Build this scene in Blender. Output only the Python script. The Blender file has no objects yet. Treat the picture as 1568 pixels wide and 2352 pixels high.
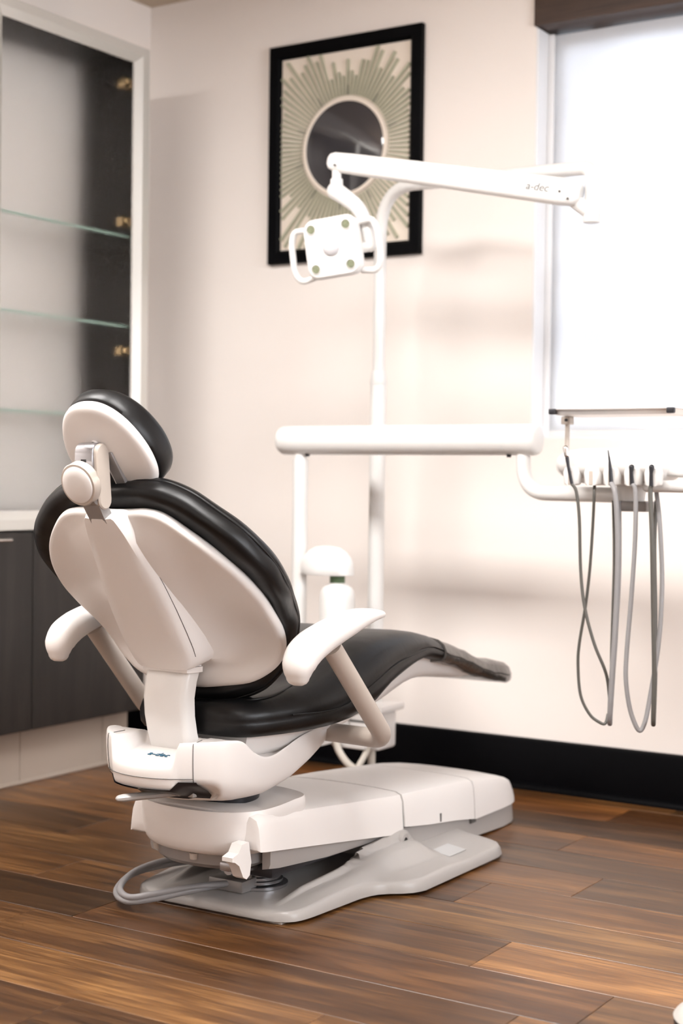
import bpy, bmesh, math, random
from math import sin, cos, pi, radians, sqrt, hypot
from mathutils import Vector, Matrix
random.seed(7)
S = bpy.context.scene
COL = S.collection

# ---------------------------------------------------------------- camera
FPX, YAW, PITCH, ROLL = 3485.0, radians(32.405), radians(-1.345), radians(-0.721)
Rz = Matrix.Rotation(YAW, 3, 'Z'); Rx = Matrix.Rotation(PITCH, 3, 'X')
BASE = Matrix(((1, 0, 0), (0, 0, 1), (0, -1, 0)))           # columns: right, down, forward
Rr = Matrix.Rotation(ROLL, 3, 'Z')
CM = Rz @ Rx @ BASE @ Rr
EYE = Vector((0, 0, 1.0))
cam_d = bpy.data.cameras.new('camera')
cam = bpy.data.objects.new('camera', cam_d); COL.objects.link(cam)
right, down, fwd = CM.col[0], CM.col[1], CM.col[2]
m = Matrix((right, -down, -fwd)).transposed().to_4x4(); m.translation = EYE
cam.matrix_world = m
cam_d.sensor_fit = 'HORIZONTAL'; cam_d.sensor_width = 24.0
cam_d.lens = FPX * 24.0 / 1568.0
cam_d.clip_start = 0.05
cam_d.dof.use_dof = True; cam_d.dof.focus_distance = 3.3; cam_d.dof.aperture_fstop = 2.4
cam_d.dof.aperture_blades = 8
S.camera = cam

def on(px, py, ax, val):
    """point of the room seen at a pixel of the 1568x2352 frame, at a known plane (axis, value)"""
    d = CM @ Vector(((px - 784) / FPX, (py - 1176) / FPX, 1.0))
    t = (val - EYE[ax]) / d[ax]
    return EYE + d * t
def onx(px, py, X): return on(px, py, 0, X)
def ony(px, py, Y): return on(px, py, 1, Y)
def onz(px, py, Z): return on(px, py, 2, Z)

# ---------------------------------------------------------------- light
S.view_settings.view_transform = 'Standard'; S.view_settings.look = 'None'
S.view_settings.gamma = 1.0; S.view_settings.use_curve_mapping = False
S.view_settings.exposure = 0.0
W = bpy.data.worlds.new('world'); S.world = W; W.use_nodes = True
bg = W.node_tree.nodes['Background']; bg.inputs[0].default_value = (0.80, 0.88, 1.0, 1); bg.inputs[1].default_value = 5.6

def sun(name, frm, to, e, col, ang):
    l = bpy.data.lights.new(name, 'SUN'); l.energy = e; l.color = col; l.angle = radians(ang)
    o = bpy.data.objects.new(name, l); COL.objects.link(o)
    o.location = frm
    o.rotation_euler = (Vector(to) - Vector(frm)).to_track_quat('-Z', 'Y').to_euler()
def area(name, loc, to, sx, sy, power, col):
    l = bpy.data.lights.new(name, 'AREA'); l.shape = 'RECTANGLE'; l.size = sx; l.size_y = sy
    l.energy = power; l.color = col
    o = bpy.data.objects.new(name, l); COL.objects.link(o); o.location = loc
    o.rotation_euler = (Vector(to) - Vector(loc)).to_track_quat('-Z', 'Y').to_euler()
sun('sun', (-1.2, 8.0, 7.0), (-1.5, 4.5, 1.8), 26.0, (1, 0.97, 0.92), 0.8)
area('added_daylight', (2.14, 2.2, 1.7), (0, 2.2, 1.5), 2.2, 1.4, 60, (1.0, 0.985, 0.98))  # unseen lamp at the added side window, brightens the room from the right
area('ceiling_panel_light', (-2.8, 1.9, 2.715), (-2.8, 1.9, 0), 1.2, 0.6, 76, (1.0, 0.97, 0.95))
area('ceiling_panel_light', (0.4, 0.9, 2.715), (0.4, 0.9, 0), 1.2, 0.6, 22, (1.0, 0.97, 0.95))
area('ceiling_panel_light', (-1.2, 1.9, 2.715), (-1.2, 1.9, 0), 1.2, 0.6, 73, (1.0, 0.975, 0.955))

# ---------------------------------------------------------------- materials
def mat(name, col, rough=0.5, metal=0.0, coat=0.0, spec=0.5, bump=None, trans=0.0, ior=1.45, vary=None, alpha=1.0):
    M = bpy.data.materials.new(name); M.use_nodes = True
    nt = M.node_tree; b = nt.nodes['Principled BSDF']
    b.inputs['Base Color'].default_value = (*col, 1); b.inputs['Roughness'].default_value = rough
    b.inputs['Metallic'].default_value = metal; b.inputs['Coat Weight'].default_value = coat
    b.inputs['Specular IOR Level'].default_value = spec
    b.inputs['Transmission Weight'].default_value = trans; b.inputs['IOR'].default_value = ior
    tc = nt.nodes.new('ShaderNodeTexCoord')
    if bump:
        n = nt.nodes.new('ShaderNodeTexNoise'); n.inputs['Scale'].default_value = bump[0]; n.inputs['Detail'].default_value = 4
        nt.links.new(tc.outputs['Object'], n.inputs['Vector'])
        bp = nt.nodes.new('ShaderNodeBump'); bp.inputs['Strength'].default_value = bump[1]; bp.inputs['Distance'].default_value = bump[2]
        nt.links.new(n.outputs[0], bp.inputs['Height']); nt.links.new(bp.outputs[0], b.inputs['Normal'])
    if vary:
        n = nt.nodes.new('ShaderNodeTexNoise'); n.inputs['Scale'].default_value = vary[0]; n.inputs['Detail'].default_value = 3
        nt.links.new(tc.outputs['Object'], n.inputs['Vector'])
        r = nt.nodes.new('ShaderNodeValToRGB')
        a = vary[1]
        r.color_ramp.elements[0].position = 0.3; r.color_ramp.elements[1].position = 0.7
        r.color_ramp.elements[0].color = (*[c * (1 - a) for c in col], 1); r.color_ramp.elements[1].color = (*[min(1, c * (1 + a)) for c in col], 1)
        nt.links.new(n.outputs[0], r.inputs[0]); nt.links.new(r.outputs[0], b.inputs['Base Color'])
    return M

WHITE = mat('white_plastic', (0.775, 0.745, 0.725), 0.38, bump=(900, 0.05, 0.0003), vary=(3, 0.015))
WHITE2 = mat('white_enamel', (0.78, 0.77, 0.755), 0.3, coat=0.2, vary=(3, 0.01))
WARM = mat('warm_grey_plastic', (0.48, 0.42, 0.37), 0.38, vary=(4, 0.03))
GREY = mat('grey_powder_coat', (0.38, 0.36, 0.345), 0.32, bump=(260, 0.25, 0.0006), vary=(5, 0.03))
BRK = mat('grey_bracket', (0.27, 0.255, 0.25), 0.34, metal=0.2, vary=(5, 0.03))
SILVER = mat('satin_silver', (0.36, 0.355, 0.37), 0.26, metal=0.85, vary=(9, 0.03))
CHROME = mat('chrome', (0.75, 0.74, 0.73), 0.1, metal=1.0, vary=(9, 0.02))
DARK = mat('dark_metal', (0.03, 0.03, 0.035), 0.35, metal=0.3, vary=(9, 0.1))
BLACK = mat('black_void', (0.008, 0.008, 0.009), 0.5, vary=(9, 0.1))
GAP = mat('seam_shadow_gap', (0.10, 0.095, 0.09), 0.6, vary=(9, 0.05))
BLKPAINT = mat('black_paint', (0.0018, 0.0018, 0.0025), 0.5, spec=0.07, vary=(6, 0.1))
WALL = mat('cream_wall_paint', (0.935, 0.875, 0.83), 0.9, spec=0.15, bump=(180, 0.15, 0.001), vary=(1.2, 0.012))
CEIL = mat('tan_ceiling_paint', (0.55, 0.45, 0.34), 0.7, bump=(60, 0.2, 0.002), vary=(1.2, 0.03))
TRIMW = mat('white_trim_paint', (0.86, 0.86, 0.87), 0.4, vary=(4, 0.01))
BEIGE = mat('beige_laminate', (0.52, 0.45, 0.385), 0.5, vary=(3, 0.02))
ALU = mat('brushed_aluminium', (0.66, 0.645, 0.61), 0.38, metal=0.45, vary=(2, 0.03))
HOSEG = mat('grey_silicone_hose', (0.27, 0.262, 0.265), 0.4, vary=(9, 0.04))
HOSED = mat('dark_grey_hose', (0.09, 0.085, 0.075), 0.4, vary=(9, 0.06))
HOSEL = mat('ivory_hose', (0.62, 0.57, 0.50), 0.4, vary=(9, 0.04))
SAGE = mat('sage_green_rod', (0.42, 0.42, 0.31), 0.5, vary=(30, 0.06))
BROWNROD = mat('dark_bead_rod', (0.06, 0.05, 0.045), 0.45, vary=(30, 0.06))
CREAMMAT = mat('cream_mat_board', (0.86, 0.77, 0.67), 0.7, vary=(10, 0.02))
MIRRORD = mat('dark_reflection_mirror', (0.045, 0.042, 0.046), 0.06, metal=0.0, coat=0.6, spec=0.7, vary=(5, 0.05))  # mirror glass, the dark room's reflection is put into its base colour
LEDM = mat('olive_led_lens', (0.20, 0.22, 0.14), 0.15, coat=0.5, vary=(200, 0.3))
BRASS = mat('brass_hinge_metal', (0.75, 0.55, 0.30), 0.35, metal=0.6, vary=(9, 0.05))
SHELFG = mat('green_edge_glass', (0.98, 0.99, 0.985), 0.02, trans=1.0, ior=1.05, vary=(9, 0.02))
TEALP = mat('teal_logo_print', (0.03, 0.13, 0.22), 0.5, vary=(9, 0.05))
GREYP = mat('grey_logo_print', (0.16, 0.16, 0.16), 0.5, vary=(9, 0.05))
LABEL = mat('pale_label', (0.50, 0.50, 0.50), 0.35, vary=(9, 0.05))
TOECLEAR = mat('clear_vinyl', (0.075, 0.068, 0.062), 0.24, coat=0.25, bump=(26, 0.5, 0.006), vary=(14, 0.35))
CAPG = mat('green_cap', (0.10, 0.16, 0.08), 0.5, vary=(9, 0.05))

def leather():
    M = mat('black_leatherette', (0.006, 0.006, 0.0065), 0.36, spec=0.36, coat=0.0)
    nt = M.node_tree; b = nt.nodes['Principled BSDF']; b.inputs['Coat Roughness'].default_value = 0.25
    tc = nt.nodes.new('ShaderNodeTexCoord')
    v = nt.nodes.new('ShaderNodeTexVoronoi'); v.inputs['Scale'].default_value = 700
    n = nt.nodes.new('ShaderNodeTexNoise'); n.inputs['Scale'].default_value = 14; n.inputs['Detail'].default_value = 3; n.inputs['Distortion'].default_value = 0.8
    nt.links.new(tc.outputs['Object'], v.inputs['Vector']); nt.links.new(tc.outputs['Object'], n.inputs['Vector'])
    b1 = nt.nodes.new('ShaderNodeBump'); b1.inputs['Strength'].default_value = 0.12; b1.inputs['Distance'].default_value = 0.0004
    b2 = nt.nodes.new('ShaderNodeBump'); b2.inputs['Strength'].default_value = 0.16; b2.inputs['Distance'].default_value = 0.006
    nt.links.new(v.outputs['Distance'], b1.inputs['Height']); nt.links.new(n.outputs[0], b2.inputs['Height'])
    nt.links.new(b1.outputs[0], b2.inputs['Normal']); nt.links.new(b2.outputs[0], b.inputs['Normal'])
    return M
LEATHER = leather()

def wood(name, c1, c2, c3, rough, objcol=True, axis=0, scale=1.0):
    M = bpy.data.materials.new(name); M.use_nodes = True
    nt = M.node_tree; L = nt.links; b = nt.nodes['Principled BSDF']
    tc = nt.nodes.new('ShaderNodeTexCoord'); oi = nt.nodes.new('ShaderNodeObjectInfo')
    mul = nt.nodes.new('ShaderNodeVectorMath'); mul.operation = 'SCALE'; mul.inputs['Scale'].default_value = 17.0
    cb = nt.nodes.new('ShaderNodeCombineXYZ')
    for i in range(3): L.new(oi.outputs['Random'], cb.inputs[i])
    L.new(cb.outputs[0], mul.inputs[0])
    add = nt.nodes.new('ShaderNodeVectorMath'); add.operation = 'ADD'
    L.new(tc.outputs['Object'], add.inputs[0]); L.new(mul.outputs[0], add.inputs[1])
    mp = nt.nodes.new('ShaderNodeMapping'); sc = [9 * scale] * 3; sc[axis] = 0.9 * scale; mp.inputs['Scale'].default_value = sc
    L.new(add.outputs[0], mp.inputs[0])
    n1 = nt.nodes.new('ShaderNodeTexNoise'); n1.inputs['Scale'].default_value = 1.6; n1.inputs['Detail'].default_value = 6; n1.inputs['Distortion'].default_value = 1.3; n1.inputs['Roughness'].default_value = 0.6
    L.new(mp.outputs[0], n1.inputs['Vector'])
    mp2 = nt.nodes.new('ShaderNodeMapping'); sc = [70 * scale] * 3; sc[axis] = 3 * scale; mp2.inputs['Scale'].default_value = sc
    L.new(add.outputs[0], mp2.inputs[0])
    n2 = nt.nodes.new('ShaderNodeTexNoise'); n2.inputs['Scale'].default_value = 2.0; n2.inputs['Detail'].default_value = 4
    L.new(mp2.outputs[0], n2.inputs['Vector'])
    mx = nt.nodes.new('ShaderNodeMath'); mx.operation = 'MULTIPLY_ADD'; mx.inputs[1].default_value = 0.38
    ml = nt.nodes.new('ShaderNodeMath'); ml.operation = 'MULTIPLY'; ml.inputs[1].default_value = 0.72
    L.new(n1.outputs[0], ml.inputs[0]); L.new(n2.outputs[0], mx.inputs[0]); L.new(ml.outputs[0], mx.inputs[2])
    r = nt.nodes.new('ShaderNodeValToRGB'); e = r.color_ramp.elements
    e[0].position = 0.36; e[0].color = (*c1, 1); e[1].position = 0.72; e[1].color = (*c3, 1)
    k = e.new(0.54); k.color = (*c2, 1)
    L.new(mx.outputs[0], r.inputs[0])
    # knots
    mp3 = nt.nodes.new('ShaderNodeMapping'); sc = [3.2 * scale] * 3; sc[axis] = 1.3 * scale; mp3.inputs['Scale'].default_value = sc
    L.new(add.outputs[0], mp3.inputs[0])
    vo = nt.nodes.new('ShaderNodeTexVoronoi'); vo.inputs['Scale'].default_value = 1.0; L.new(mp3.outputs[0], vo.inputs['Vector'])
    kr = nt.nodes.new('ShaderNodeValToRGB'); kr.color_ramp.elements[0].position = 0.035; kr.color_ramp.elements[0].color = (0.25, 0.2, 0.17, 1)
    kr.color_ramp.elements[1].position = 0.13; kr.color_ramp.elements[1].color = (1, 1, 1, 1)
    L.new(vo.outputs['Distance'], kr.inputs[0])
    m1 = nt.nodes.new('ShaderNodeMix'); m1.data_type = 'RGBA'; m1.blend_type = 'MULTIPLY'; m1.inputs[0].default_value = 1.0
    L.new(r.outputs[0], m1.inputs[6]); L.new(kr.outputs[0], m1.inputs[7])
    out = m1.outputs[2]
    if objcol:
        m2 = nt.nodes.new('ShaderNodeMix'); m2.data_type = 'RGBA'; m2.blend_type = 'MULTIPLY'; m2.inputs[0].default_value = 1.0
        L.new(out, m2.inputs[6]); L.new(oi.outputs['Color'], m2.inputs[7]); out = m2.outputs[2]
    L.new(out, b.inputs['Base Color'])
    rr = nt.nodes.new('ShaderNodeMapRange'); rr.inputs[3].default_value = rough - 0.07; rr.inputs[4].default_value = rough + 0.08
    L.new(n2.outputs[0], rr.inputs[0]); L.new(rr.outputs[0], b.inputs['Roughness'])
    bp = nt.nodes.new('ShaderNodeBump'); bp.inputs['Strength'].default_value = 0.35; bp.inputs['Distance'].default_value = 0.0012
    L.new(mx.outputs[0], bp.inputs['Height']); L.new(bp.outputs[0], b.inputs['Normal'])
    return M
PLANK = wood('oak_plank_wood', (0.036, 0.0155, 0.0048), (0.098, 0.0455, 0.0142), (0.22, 0.115, 0.042), 0.33)
BEAMW = wood('stained_beam_wood', (0.030, 0.016, 0.010), (0.055, 0.030, 0.020), (0.085, 0.050, 0.034), 0.5, objcol=False)
ESPR = wood('espresso_laminate', (0.010, 0.008, 0.0072), (0.016, 0.013, 0.0115), (0.025, 0.0205, 0.018), 0.5, objcol=False, axis=2)

def shade_mat():
    M = bpy.data.materials.new('white_shade_fabric'); M.use_nodes = True; nt = M.node_tree; nt.nodes.remove(nt.nodes['Principled BSDF'])
    o = nt.nodes['Material Output']; d = nt.nodes.new('ShaderNodeBsdfDiffuse'); t = nt.nodes.new('ShaderNodeBsdfTranslucent')
    d.inputs[0].default_value = (0.9, 0.9, 0.9, 1); t.inputs[0].default_value = (0.9, 0.91, 0.93, 1)
    mx = nt.nodes.new('ShaderNodeMixShader'); mx.inputs[0].default_value = 0.6
    tc = nt.nodes.new('ShaderNodeTexCoord'); n = nt.nodes.new('ShaderNodeTexNoise'); n.inputs['Scale'].default_value = 300
    bp = nt.nodes.new('ShaderNodeBump'); bp.inputs['Strength'].default_value = 0.1; bp.inputs['Distance'].default_value = 0.0005
    nt.links.new(tc.outputs['Object'], n.inputs['Vector']); nt.links.new(n.outputs[0], bp.inputs['Height']); nt.links.new(bp.outputs[0], d.inputs['Normal'])
    nt.links.new(d.outputs[0], mx.inputs[1]); nt.links.new(t.outputs[0], mx.inputs[2]); nt.links.new(mx.outputs[0], o.inputs[0])
    return M
SHADE = shade_mat()
def frost_mat():
    M = mat('frosted_door_glass', (0.99, 0.985, 0.98), 0.5, trans=1.0, ior=1.09, spec=0.5)
    return M
FROST = frost_mat()
def pane_mat():
    M = bpy.data.materials.new('window_glass'); M.use_nodes = True; nt = M.node_tree; nt.nodes.remove(nt.nodes['Principled BSDF'])
    o = nt.nodes['Material Output']; t = nt.nodes.new('ShaderNodeBsdfTransparent'); g = nt.nodes.new('ShaderNodeBsdfGlossy'); g.inputs['Roughness'].default_value = 0.02
    f = nt.nodes.new('ShaderNodeFresnel'); mx = nt.nodes.new('ShaderNodeMixShader')
    nt.links.new(f.outputs[0], mx.inputs[0]); nt.links.new(t.outputs[0], mx.inputs[1]); nt.links.new(g.outputs[0], mx.inputs[2]); nt.links.new(mx.outputs[0], o.inputs[0])
    return M
PANE = pane_mat()
PANELLIGHT = mat('lit_panel_diffuser', (0.9, 0.9, 0.9), 0.5)
_b = PANELLIGHT.node_tree.nodes['Principled BSDF']; _b.inputs['Emission Color'].default_value = (1, 0.94, 0.88, 1); _b.inputs['Emission Strength'].default_value = 3.0

# ---------------------------------------------------------------- mesh helpers
ORIG = {}
def empty(name, loc, label=None, cat=None, group=None, kind=None):
    o = bpy.data.objects.new(name, None); COL.objects.link(o); o.location = loc; o.empty_display_size = 0.05
    ORIG[o.name] = Vector(loc)
    return tag(o, label, cat, group, kind)
def tag(o, label=None, cat=None, group=None, kind=None):
    if label: o['label'] = label
    if cat: o['category'] = cat
    if group: o['group'] = group
    if kind: o['kind'] = kind
    return o
def mk(name, verts, faces, material, parent=None, smooth=35, loc=None):
    if parent is not None: org = ORIG[parent.name]
    elif loc is not None: org = Vector(loc)
    else: org = Vector((0, 0, 0))
    me = bpy.data.meshes.new(name)
    me.from_pydata([tuple(Vector(v) - org) for v in verts], [], faces)
    bm = bmesh.new(); bm.from_mesh(me); bmesh.ops.recalc_face_normals(bm, faces=bm.faces); bm.to_mesh(me); bm.free()
    if smooth:
        me.shade_smooth()
        me.set_sharp_from_angle(angle=radians(smooth))
    me.materials.append(material)
    o = bpy.data.objects.new(name, me); COL.objects.link(o)
    if parent is not None:
        o.parent = parent; ORIG[o.name] = org
    else:
        o.location = org; ORIG[o.name] = org
    return o
class MB:
    """collects shapes of ONE part"""
    def __init__(s): s.v = []; s.f = []
    def add(s, v, f):
        k = len(s.v); s.v += [Vector(a) for a in v]; s.f += [tuple(i + k for i in q) for q in f]; return s
    def mk(s, name, material, parent=None, smooth=35, loc=None): return mk(name, s.v, s.f, material, parent, smooth, loc)
def loft(rings, cap0=True, cap1=True, closed=True):
    n = len(rings[0]); v = [p for r in rings for p in r]; f = []
    for i in range(len(rings) - 1):
        for j in range(n if closed else n - 1):
            a = i * n + j; b = i * n + (j + 1) % n; f.append((a, b, b + n, a + n))
    def fan(k, rev):
        c = sum((Vector(v[k + j]) for j in range(n)), Vector()) / n; v.append(c); ci = len(v) - 1
        for j in range(n):
            q = (k + j, k + (j + 1) % n, ci); f.append(q if rev else q[::-1])
    if cap0: fan(0, False)
    if cap1: fan((len(rings) - 1) * n, True)
    return v, f
def frames(path):
    P = [Vector(p) for p in path]; T = []
    for i in range(len(P)):
        a = P[max(i - 1, 0)]; b = P[min(i + 1, len(P) - 1)]; T.append((b - a).normalized())
    up = Vector((0, 0, 1)) if abs(T[0].z) < 0.9 else Vector((0, 1, 0))
    N = (up - T[0] * up.dot(T[0])).normalized(); out = []
    for i in range(len(P)):
        N = (N - T[i] * N.dot(T[i])).normalized(); out.append((P[i], T[i], N, T[i].cross(N)))
    return out
def tube(path, r, seg=16, round_ends=False, flat=1.0):
    F = frames(path); R = r if isinstance(r, (list, tuple)) else [r] * len(F); rings = []
    def ring(P, N, B, rr): return [P + N * (cos(2 * pi * k / seg) * rr * flat) + B * (sin(2 * pi * k / seg) * rr) for k in range(seg)]
    if round_ends:
        P, T, N, B = F[0]
        for a in (0.15, 0.5, 0.8): rings.append(ring(P - T * R[0] * cos(a * pi / 2), N, B, R[0] * sin(a * pi / 2)))
    for (P, T, N, B), rr in zip(F, R): rings.append(ring(P, N, B, rr))
    if round_ends:
        P, T, N, B = F[-1]
        for a in (0.8, 0.5, 0.15): rings.append(ring(P + T * R[-1] * cos(a * pi / 2), N, B, R[-1] * sin(a * pi / 2)))
    return loft(rings)
def smooth_path(pts, n=8):
    P = [Vector(p) for p in pts]; out = []
    for i in range(len(P) - 1):
        p0 = P[max(i - 1, 0)]; p1 = P[i]; p2 = P[i + 1]; p3 = P[min(i + 2, len(P) - 1)]
        for k in range(n):
            t = k / n
            out.append(0.5 * ((2 * p1) + (p2 - p0) * t + (2 * p0 - 5 * p1 + 4 * p2 - p3) * t * t + (3 * p1 - p0 - 3 * p2 + p3) * t ** 3))
    out.append(P[-1]); return out
def bend(pts, rad, n=8):
    """polyline with filleted corners"""
    P = [Vector(p) for p in pts]; out = [P[0]]
    for i in range(1, len(P) - 1):
        a = (P[i - 1] - P[i]); b = (P[i + 1] - P[i]); r = min(rad, a.length * .49, b.length * .49)
        A = P[i] + a.normalized() * r; B = P[i] + b.normalized() * r
        for k in range(n + 1):
            t = k / n; out.append(A * (1 - t) ** 2 + P[i] * 2 * t * (1 - t) + B * t * t)
    out.append(P[-1]); return out
def closed_smooth(pts, n=5):
    L = len(pts); out = []
    for i in range(L):
        p0, p1, p2, p3 = [Vector((*pts[(i + k) % L], 0)) for k in (-1, 0, 1, 2)]
        for k in range(n):
            t = k / n
            q = 0.5 * ((2 * p1) + (p2 - p0) * t + (2 * p0 - 5 * p1 + 4 * p2 - p3) * t * t + (3 * p1 - p0 - 3 * p2 + p3) * t ** 3)
            out.append((q.x, q.y))
    return out
def mirror_outline(half):
    """half outline from top centre down the +u side to bottom centre"""
    inner = [p for p in half if p[0] > 1e-6]
    return half + [(-u, v) for u, v in reversed(inner)]
def slab(outline, rings, fn, c=None):
    if c is None: c = (sum(p[0] for p in outline) / len(outline), sum(p[1] for p in outline) / len(outline))
    R = [[fn(c[0] + (p[0] - c[0]) * s, c[1] + (p[1] - c[1]) * s, h) for p in outline] for s, h in rings]
    return loft(R)
def box(x0, x1, y0, y1, z0, z1, bev=0.0, seg=2):
    bm = bmesh.new(); bmesh.ops.create_cube(bm, size=1)
    for v in bm.verts: v.co = Vector(((x0 + x1) / 2 + v.co.x * (x1 - x0), (y0 + y1) / 2 + v.co.y * (y1 - y0), (z0 + z1) / 2 + v.co.z * (z1 - z0)))
    if bev: bmesh.ops.bevel(bm, geom=list(bm.edges), offset=bev, segments=seg, profile=0.5, affect='EDGES')
    bm.verts.index_update()
    v = [x.co.copy() for x in bm.verts]; f = [tuple(a.index for a in q.verts) for q in bm.faces]; bm.free(); return v, f
def xform(vf, M): return [M @ Vector(a) for a in vf[0]], vf[1]
def cyl(p0, p1, r0, r1=None, seg=24, bev=0.0):
    p0 = Vector(p0); p1 = Vector(p1); r1 = r0 if r1 is None else r1; d = (p1 - p0).normalized()
    if bev: path = [p0, p0 + d * bev * .3, p0 + d * bev, p1 - d * bev, p1 - d * bev * .3, p1]; R = [r0 - bev, r0 - bev * .3, r0, r1, r1 - bev * .3, r1 - bev]
    else: path = [p0, p1]; R = [r0, r1]
    return tube(path, R, seg)
def rrect(w, h, r, n=6):
    out = []
    for cx, cy, a0 in ((w - r, h - r, 0), (-w + r, h - r, 90), (-w + r, -h + r, 180), (w - r, -h + r, 270)):
        for k in range(n + 1):
            a = radians(a0 + 90 * k / n); out.append((cx + r * cos(a), cy + r * sin(a)))
    return out
def interp(tab, x):
    if x <= tab[0][0]: return tab[0][1]
    for (a, va), (b, vb) in zip(tab, tab[1:]):
        if x <= b:
            t = (x - a) / (b - a); return va + (vb - va) * t
    return tab[-1][1]
def sinterp(tab, x):
    """catmull-rom style smooth interpolation of a table"""
    if x <= tab[0][0]: return tab[0][1]
    if x >= tab[-1][0]: return tab[-1][1]
    for i in range(len(tab) - 1):
        a, va = tab[i]; b, vb = tab[i + 1]
        if x <= b:
            def sl(k):
                k0 = max(k - 1, 0); k1 = min(k + 1, len(tab) - 1); return (tab[k1][1] - tab[k0][1]) / (tab[k1][0] - tab[k0][0])
            t = (x - a) / (b - a); h = b - a; m0 = sl(i) * h; m1 = sl(i + 1) * h
            return (2 * t ** 3 - 3 * t * t + 1) * va + (t ** 3 - 2 * t * t + t) * m0 + (-2 * t ** 3 + 3 * t * t) * vb + (t ** 3 - t * t) * m1
def sstep(a, b, x):
    t = max(0.0, min(1.0, (x - a) / (b - a))); return t * t * (3 - 2 * t)
def text(name, s, size, M, material, parent, depth=0.0006):
    cu = bpy.data.curves.new(name, 'FONT'); cu.body = s; cu.size = size; cu.extrude = depth; cu.align_x = 'CENTER'; cu.align_y = 'CENTER'; cu.shear = 0.15
    o = bpy.data.objects.new(name, cu); COL.objects.link(o)
    dg = bpy.context.evaluated_depsgraph_get(); me = bpy.data.meshes.new_from_object(o.evaluated_get(dg))
    bpy.data.objects.remove(o); me.transform(Matrix.Translation(-ORIG[parent.name]) @ M); me.materials.clear(); me.materials.append(material)
    t = bpy.data.objects.new(name, me); COL.objects.link(t); t.parent = parent; ORIG[t.name] = ORIG[parent.name]; return t
def basis(o, x, y):
    x = Vector(x).normalized(); y = Vector(y); y = (y - x * y.dot(x)).normalized(); z = x.cross(y)
    M = Matrix((x, y, z)).transposed().to_4x4(); M.translation = Vector(o); return M

# ================================================================= ROOM
XL, XR, YB, YF, ZC = -3.70, 2.20, 4.45, -1.30, 2.75
struct = lambda o: tag(o, kind='structure')
fl = MB().add(*box(XL, XR, YF, YB, -0.12, -0.0215)).mk('floor', mat('subfloor', (0.03, 0.02, 0.014), 0.8, vary=(3, .1)), smooth=0); struct(fl)
# planks, one object each
def plank_mesh(L):
    bm = bmesh.new(); bmesh.ops.create_cube(bm, size=1)
    for v in bm.verts: v.co = Vector((v.co.x * (L - 0.0012), v.co.y * 0.1987, v.co.z * 0.02 - 0.01))
    top = [e for e in bm.edges if all(v.co.z > -0.001 for v in e.verts)]
    bmesh.ops.bevel(bm, geom=top, offset=0.0014, segments=1, affect='EDGES')
    me = bpy.data.meshes.new('plank'); bm.to_mesh(me); bm.free(); me.materials.append(PLANK); return me
PM = {}
TONES = [(0.62, 0.58, 0.56), (1.0, 0.95, 0.9), (0.8, 0.8, 0.82), (1.25, 1.2, 1.1), (0.92, 0.82, 0.75), (0.72, 0.62, 0.55), (1.12, 1.0, 0.88)]
joints = {7: -2.327, 10: -1.675, 11: -1.463, 15: -1.706, 6: -1.214}   # row index -> x of a butt joint
tone_at = {(5, 0): (0.62, 0.55, 0.5), (6, 0): (0.66, 0.60, 0.56), (6, 1): (0.95, 0.9, 0.85)}
rows = []
y0 = 2.752 - 0.2 * 20
r = 0
for k in range(29):
    ya = y0 + 0.2 * k; yb = ya + 0.2
    if ya < YF - 0.01: continue
    rowi = round((ya - 1.152) / 0.2)          # row 7 starts at y = 2.552
    L = 1.22 if rowi not in (99,) else 1.22
    off = joints.get(rowi, XL + (rowi * 0.437) % L)
    x = off
    while x > XL: x -= L
    while x < XR:
        xa, xb = max(x, XL + .002), min(x + L, XR - .002)
        if xb - xa > 0.03:
            yb2 = min(yb, YB - 0.002); key = round(xb - xa, 3), round(yb2 - ya, 3)
            if key not in PM:
                me = plank_mesh(xb - xa)
                if yb2 < yb - 1e-4:
                    for v in me.vertices: v.co.y *= (yb2 - ya) / 0.2
                PM[key] = me
            o = bpy.data.objects.new('plank', PM[key]); COL.objects.link(o); o.parent = fl
            o.location = ((xa + xb) / 2, (ya + yb2) / 2, 0)
            j = random.uniform(0.92, 1.08)
            t = TONES[random.randrange(len(TONES))]
            # plank tones; the palest right-hand planks carry painted window light
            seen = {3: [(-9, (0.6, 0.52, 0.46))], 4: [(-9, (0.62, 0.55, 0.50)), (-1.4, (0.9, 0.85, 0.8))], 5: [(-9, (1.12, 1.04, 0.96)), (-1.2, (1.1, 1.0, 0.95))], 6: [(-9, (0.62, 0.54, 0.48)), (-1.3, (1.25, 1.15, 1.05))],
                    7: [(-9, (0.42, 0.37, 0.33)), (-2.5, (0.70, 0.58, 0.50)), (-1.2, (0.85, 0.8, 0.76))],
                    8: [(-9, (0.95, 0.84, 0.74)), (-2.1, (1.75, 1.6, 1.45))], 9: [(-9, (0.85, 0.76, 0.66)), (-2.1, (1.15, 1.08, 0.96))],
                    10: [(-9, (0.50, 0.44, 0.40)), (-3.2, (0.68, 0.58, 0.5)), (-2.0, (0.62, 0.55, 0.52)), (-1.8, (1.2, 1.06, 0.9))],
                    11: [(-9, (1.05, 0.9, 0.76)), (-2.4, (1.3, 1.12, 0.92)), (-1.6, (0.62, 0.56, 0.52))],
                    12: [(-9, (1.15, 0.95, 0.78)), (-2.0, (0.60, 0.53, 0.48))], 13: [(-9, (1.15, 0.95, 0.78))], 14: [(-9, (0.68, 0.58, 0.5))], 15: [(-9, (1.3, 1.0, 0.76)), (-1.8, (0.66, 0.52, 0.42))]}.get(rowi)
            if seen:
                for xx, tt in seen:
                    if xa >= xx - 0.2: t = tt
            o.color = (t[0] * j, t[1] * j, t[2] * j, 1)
        x += L
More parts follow.
